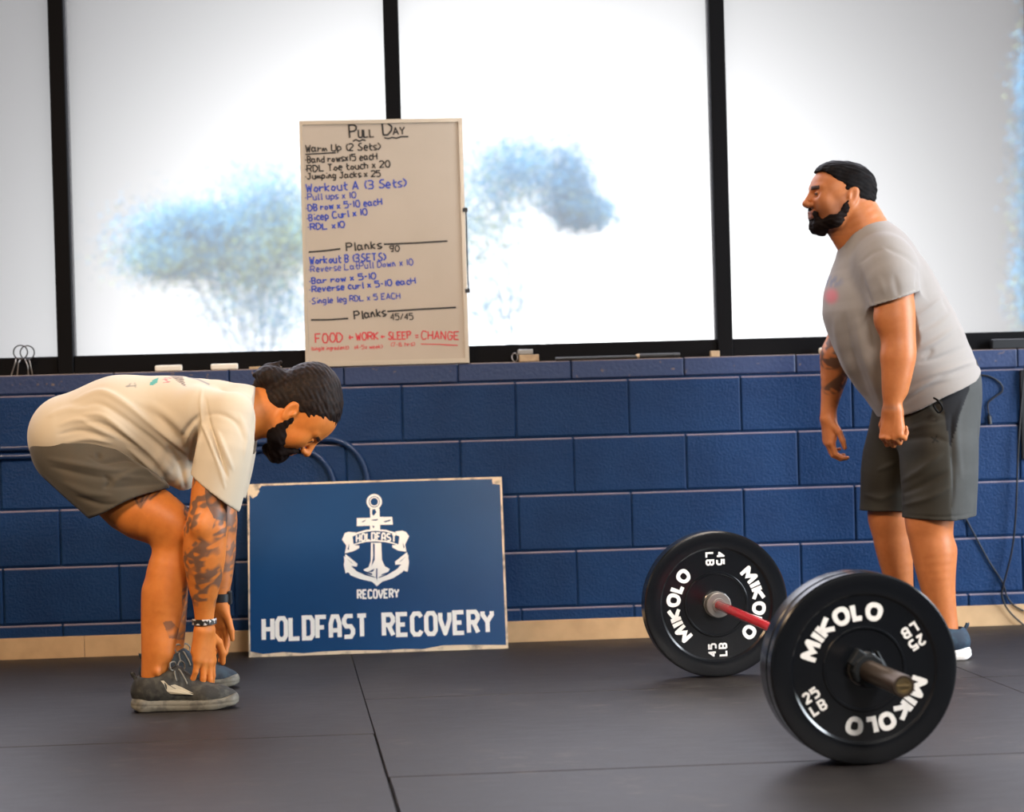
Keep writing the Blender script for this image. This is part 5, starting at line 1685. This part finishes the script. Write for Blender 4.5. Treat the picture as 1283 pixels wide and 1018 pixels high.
col = mixc(col, lips, (0.40, 0.14, 0.11), .7)
brow = (np.abs(L[:, 0] - .0155) < .006) & (L[:, 1] > .06) & (np.abs(L[:, 2]) > .010) & (np.abs(L[:, 2]) < .050)
col = mixc(col, brow, (0.012, 0.008, 0.007), .92)
eye = (np.abs(L[:, 0] + .0055) < .0042) & (L[:, 1] > .078) & (np.abs(np.abs(L[:, 2]) - .031) < .010)
col = mixc(col, eye, (0.02, 0.015, 0.014), .9)
stub = np.clip((-.018 - L[:, 0] + .55 * np.clip(.06 - L[:, 1], 0, 1)) / .04, 0, 1) * np.clip((L[:, 1] + .015) / .05, 0, 1) * (L[:, 1] < .2) * (L[:, 0] > -.135) * (np.linalg.norm(L, axis=1) < .17)
col = mixc(col, stub, (0.10, 0.045, 0.03), .45)
ink = np.clip(wob(V, 85, 8) * 2.0 + 1.1, 0, 1) * np.clip(wob(V, 230, 9) * 1.6 + 1.0, 0, 1)
fa = (V[:, 1] > -.56) * (px[:, 0] < 1075) * np.clip((px[:, 1] - 400) / 8, 0, 1) * np.clip((512 - px[:, 1]) / 14, 0, 1)
col = mixc(col, fa * ink, (0.07, 0.045, 0.035), .85)
na_ = (V[:, 1] < -.80) * np.exp(-((px[:, 1] - 511) / 4.0) ** 2) * (px[:, 0] > 1095) * (px[:, 0] < 1124) * (px[:, 1] > 500)
col = mixc(col, na_ * np.clip(wob(V, 120, 5) + .9, 0, 1), (0.22, 0.09, 0.05), .6)
col *= (1 + .03 * wob(V, 60, 14))[:, None]
grown('body', V, F, M_skin, stander, col)

# short hair
fd = Field(hs.o - (.16, .14, .16), hs.o + (.18, .14, .18), .0024)
fd.ell(hs.p(.023, -.018, 0), hs.A, np.array((.0825, .1025, .0800)) * hs.k, .02)
fd.ell(hs.p(-.022, -.060, 0), hs.A, np.array((.056, .050, .064)) * hs.k, .03)
fd.ell(hs.p(.056, .030, 0), hs.A, np.array((.042, .050, .058)) * hs.k, .03)
HS = [(.14, .070), (.088, .072), (.060, .066), (.040, .045), (.028, .036), (.012, .030), (.008, -.004), (-.004, -.008), (-.012, .012), (-.034, .010), (-.044, -.020), (-.052, -.050), (-.075, -.060), (-.17, -.060), (-.2, .2), (.14, .2)]
fd.cut(lambda X, Y, Z: hcut(X, Y, Z, hs, HS))
hair_mesh('hair', hs, fd, M_hair2, stander, 61, .0016)
# short beard
fd = Field(hs.o - (.17, .13, .20), hs.o + (.08, .13, .06), .0024)
for w in (-1, 1):
    fd.cone(hs.p(-.038, -.002, .061 * w), hs.p(-.082, .030, .052 * w), .0230, .0255, .02)
    fd.cone(hs.p(-.082, .030, .050 * w), hs.p(-.106, .072, .014 * w), .0250, .0205, .02)
    fd.cone(hs.p(-.050, .0985, .004 * w), hs.p(-.066, .087, .027 * w), .0038, .0042, .005)
    fd.cone(hs.p(-.066, .087, .027 * w), hs.p(-.098, .074, .026 * w), .0065, .015, .012)
fd.cone(hs.p(-.106, .070, 0), hs.p(-.116, .056, 0), .0195, .018, .02)
fd.cone(hs.p(-.094, .088, 0), hs.p(-.108, .080, 0), .0095, .015, .012)
BS = [(-.014, -.018), (.008, -.034), (.030, -.070), (.064, -.070), (.082, -.046), (.13, -.046), (.13, -.2), (-.03, -.2)]
fd.cut(lambda X, Y, Z: hcut(X, Y, Z, hs, BS))
hair_mesh('beard', hs, fd, M_beard, stander, 71, .0018)

# t-shirt
M_teeg = material('light_grey_cotton_tee', (0.56, 0.52, 0.48), 0.85, spec=.2, attr='tint', sheen=.1, bump=((700, .15, .0008), (30, .10, .004)))
f_px, s_px = flat_px(YS)
f_nr, s_nr = flat_px(-.885)
LO, HI = (1.14, -1.20, .78), (1.98, -.16, 1.52)
fd = Field(LO, HI, .0042)
fd.chain([J(1090, 318, YS, 36), J(1101, 352, YS, 61), J(1105, 385, YS, 72)], .03, 1.12)
fd.chain([J(1105, 385, YS, 72), J(1124, 424, YS, 77), J(1161, 488, YS, 70), J(1180, 530, YS, 72)], .03, 1.22)
fd.chain([J(1098, 312, YS, 34), J(1112, 332, -.80, 35)], .05)         # shoulders
fd.chain([J(1092, 318, YS, 32), J(1096, 338, -.48, 33)], .05)
fd.chain([J(1088, 300, YS, 28), J(1100, 318, YS, 34)], .04, 1.2)
def keep_s(X, Y, Z):
    x, y = f_px(X, Z)
    hem = (y - np.interp(x, [1060, 1098, 1128, 1169, 1213, 1232, 1260], [545, 529, 518.5, 497, 479, 463, 440])) * .9
    return hem * s_px
fd.cut(keep_s)
for Ys, yo, dx in ((-.86, 0, 0), (-.42, 8, -22)):
    sg = -1 if Ys < YS else 1
    fd2 = Field(LO, HI, .0042)
    fd2.chain([J(1104 + dx, 328 + yo, Ys - .05 * sg, 31), J(1115 + dx, 352 + yo, Ys + .012 * sg, 34), J(1123 + dx * 1.1, 392 + yo, Ys + .03 * sg, 32), J(1128 + dx * 1.2, 425 + yo, Ys + .035 * sg, 31.5)], .03, .97)
    fd2.chain([J(1119 + dx, 366 + yo, Ys + .02 * sg, 26.5), J(1123 + dx * 1.1, 392 + yo, Ys + .03 * sg, 26.8), J(1128 + dx * 1.2, 425 + yo, Ys + .035 * sg, 27)], .01, .97, 'sub')
    fd2.cut(lambda X, Y, Z: (lambda x, y: (y - (384.5 + yo - (x - dx - 1094) * .34)) * .94 * s_nr)(*f_nr(X, Z)) + 0 * Y)
    k = .05; hh = np.maximum(k - np.abs(fd.a - fd2.a), 0) / k
    fd.a = np.minimum(fd.a, fd2.a) - hh * hh * k * .25
fd.chain([J(1120, 376, -.888, 26.2), J(1128, 425, -.895, 27)], .002, .97, 'sub')
# neck opening, lower at the front
f_c, _ = flat_px(YS)
fd.chain([J(1078, 288, YS, 29), J(1060, 255, YS, 31)], .004, 1.05, 'sub')
fd.chain([J(1066, 297, YS, 21), J(1046, 280, YS, 24)], .004, 1.1, 'sub')
V, F = fd.mesh(4)
px = to_px(V); N = normals(V, F)
FL = [([(1078, 340), (1082, 360), (1093, 384)], -.008, 2.6), ([(1076, 330), (1092, 318), (1108, 312)], -.004, 2.5), ([(1108, 310), (1135, 322), (1150, 338)], -.006, 3.0), ([(1149, 328), (1150, 345), (1147, 360)], -.010, 2.6),
      ([(1046, 400), (1052, 440), (1070, 485), (1092, 520)], .011, 5.0), ([(1058, 395), (1066, 440), (1084, 490), (1098, 510)], -.010, 5.0), ([(1072, 395), (1080, 430), (1096, 480), (1104, 505)], .010, 5.0), ([(1086, 400), (1094, 440)], -.008, 4.0),
      ([(1150, 395), (1166, 385), (1182, 372)], .006, 3.0), ([(1149, 415), (1170, 405), (1192, 388)], -.007, 3.5), ([(1148, 440), (1172, 428), (1200, 408)], .008, 3.5), ([(1150, 455), (1180, 448), (1212, 434)], -.007, 3.5),
      ([(1146, 478), (1165, 470), (1200, 460), (1224, 452)], .007, 3.5), ([(1155, 448), (1166, 440), (1160, 452)], -.005, 3.0), ([(1132, 505), (1160, 488), (1190, 478)], -.007, 3.0), ([(1128, 498), (1150, 486), (1178, 472)], .008, 3.0), ([(1190, 470), (1222, 458)], -.005, 3.0),
      ([(1180, 370), (1190, 392)], -.006, 3), ([(1200, 405), (1208, 424)], .005, 3), ([(1100, 345), (1108, 370)], .004, 4), ([(1120, 345), (1126, 372)], -.004, 4)]
V = folds(V, N, px, [(a, b * .8, c) for a, b, c in FL])
V = V + normals(V, F) * (wob(V, 14, 81) * .0022 + wob(V, 40, 82) * .0010)[:, None]
tc = np.tile(np.array((0.30, 0.27, 0.25)), (len(V), 1))
N = normals(V, F)
fr = (N[:, 0] < .35) & (V[:, 1] < YS + .05)
tc = mixc(tc, np.exp(-(((px[:, 0] - 1041) / 8.5) ** 2 + ((px[:, 1] - 371) / 10) ** 2) ** 2) * fr, (0.62, 0.16, 0.20), .8)
tc = mixc(tc, np.exp(-(((px[:, 0] - 1042) / 13) ** 2 + ((px[:, 1] - 353) / 7.5) ** 2) ** 2) * fr * np.clip(wob(V, 160, 85) + 1, 0, 1), (0.16, 0.18, 0.27), .7)
tc = mixc(tc, np.exp(-(seg_dist(px, [(1094.5, 380), (1120, 375), (1146, 364)]) / .9) ** 2) * (V[:, 1] < -.8), (0.45, 0.41, 0.37), .6)
grown('t_shirt', V, F, M_teeg, stander, tc)

# shorts
M_shortg = material('dark_grey_shorts', (0.042, 0.040, 0.032), 0.75, spec=.25, attr='tint', noise=(12, (0.85, 0.85, 0.85), .4, .6), bump=((600, .15, .0008), (22, .12, .005)))
LO, HI = (1.30, -1.06, .36), (2.00, -.26, 1.02)
f_n, s_n = flat_px(-.77)
fd = Field(LO, HI, .0042)
fd.chain([J(1166, 478, YS, 62), J(1164, 520, YS, 58)], .05, 1.15)
fd.chain([J(1178, 505, -.70, 48), J(1177, 570, -.755, 49), J(1177, 640, -.775, 46.5), J(1177, 670, -.78, 47)], .05)
fd.cut(lambda X, Y, Z: (lambda x, y: (y - np.interp(x, [1120, 1131, 1189, 1222, 1240], [648, 650, 652.5, 648, 646])) * s_n)(*f_n(X, Z)) + 0 * Y)
f_f, s_f = flat_px(-.50)
fd2 = Field(LO, HI, .0042)
fd2.chain([J(1138, 510, -.56, 44), J(1122, 570, -.51, 40), J(1112, 635, -.495, 35), J(1110, 670, -.49, 35)], .05)
fd2.cut(lambda X, Y, Z: (lambda x, y: (y - 641.5) * s_f)(*f_f(X, Z)) + 0 * Y)
k = .03; hh = np.maximum(k - np.abs(fd.a - fd2.a), 0) / k
fd.a = np.minimum(fd.a, fd2.a) - hh * hh * k * .25
fd.cut(lambda X, Y, Z: (lambda x, y: (np.interp(x, [1060, 1098, 1128, 1169, 1213, 1232, 1260], [525, 509, 498, 477, 459, 443, 420]) - y) * .9 * s_px)(*f_px(X, Z)) + 0 * Y)
fd.chain([J(1177, 610, -.77, 42), J(1177, 672, -.78, 43)], .004, 1.0, 'sub')
fd.chain([J(1113, 610, -.50, 30), J(1110, 672, -.49, 31)], .004, 1.0, 'sub')
V, F = fd.mesh(4)
px = to_px(V); N = normals(V, F)
V = folds(V, N, px, [([(1130, 540), (1160, 533), (1185, 528)], .006, 4.0), ([(1128, 552), (1165, 548), (1190, 555)], -.006, 4.0), ([(1126, 605), (1150, 592), (1180, 570)], .006, 4.0), ([(1128, 620), (1160, 606), (1190, 590)], -.007, 4.0),
    ([(1130, 634), (1165, 624), (1192, 610)], .006, 3.5), ([(1166, 500), (1172, 510), (1182, 520)], -.008, 3.0), ([(1192, 520), (1192, 560), (1194, 600), (1192, 640)], -.005, 2.5), ([(1206, 500), (1198, 540), (1204, 600)], .005, 4.0), ([(1100, 590), (1124, 580)], .005, 3.0),
    ([(1084, 620), (1104, 625), (1126, 616)], .005, 3.5), ([(1131, 645.5), (1160, 647.5), (1189, 648), (1221, 644)], -.0025, 1.2)])
V = V + normals(V, F) * (wob(V, 26, 83) * .0018)[:, None]
sc = np.tile(np.array((0.036, 0.032, 0.024)), (len(V), 1))
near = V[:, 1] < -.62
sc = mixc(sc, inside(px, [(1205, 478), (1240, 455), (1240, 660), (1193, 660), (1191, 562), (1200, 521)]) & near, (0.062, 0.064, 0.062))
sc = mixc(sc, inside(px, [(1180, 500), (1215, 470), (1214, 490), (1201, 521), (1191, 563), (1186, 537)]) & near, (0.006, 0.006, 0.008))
sc = mixc(sc, np.exp(-(seg_dist(px, [(1167, 548), (1175, 554), (1171, 551), (1169, 555), (1174, 546)]) / 1.2) ** 2) * near, (0.008, 0.008, 0.008))
sh = grown('shorts', V, F, M_shortg, stander, sc)
# waist cord knot at the hip
bm = bmesh.new()
q = [J(1170, 499, -.895), J(1176, 503, -.915), J(1181, 512, -.91), J(1176, 517, -.905), J(1170, 508, -.91), J(1176, 505, -.912)]
tube(bm, catmull(q, 6), .0035, 8)
o = obj('waist_cord', bm, M_shortg, None, True); adopt(o, stander)

# shoes, facing left
M_upn = material('navy_knit_upper', (0.012, 0.026, 0.05), 0.75, noise=(45, (0.02, 0.05, 0.08), .45, .65), bump=(300, .4, .001))
for hx_px, Yf in ((1212, -.80), (1166, -.47)):
    hx = at(hx_px, 815, Yf)[0]
    shoe((hx, Yf), (hx - .305, Yf - .03), 0.0, M_upn, M_solew, stander, flash=False)
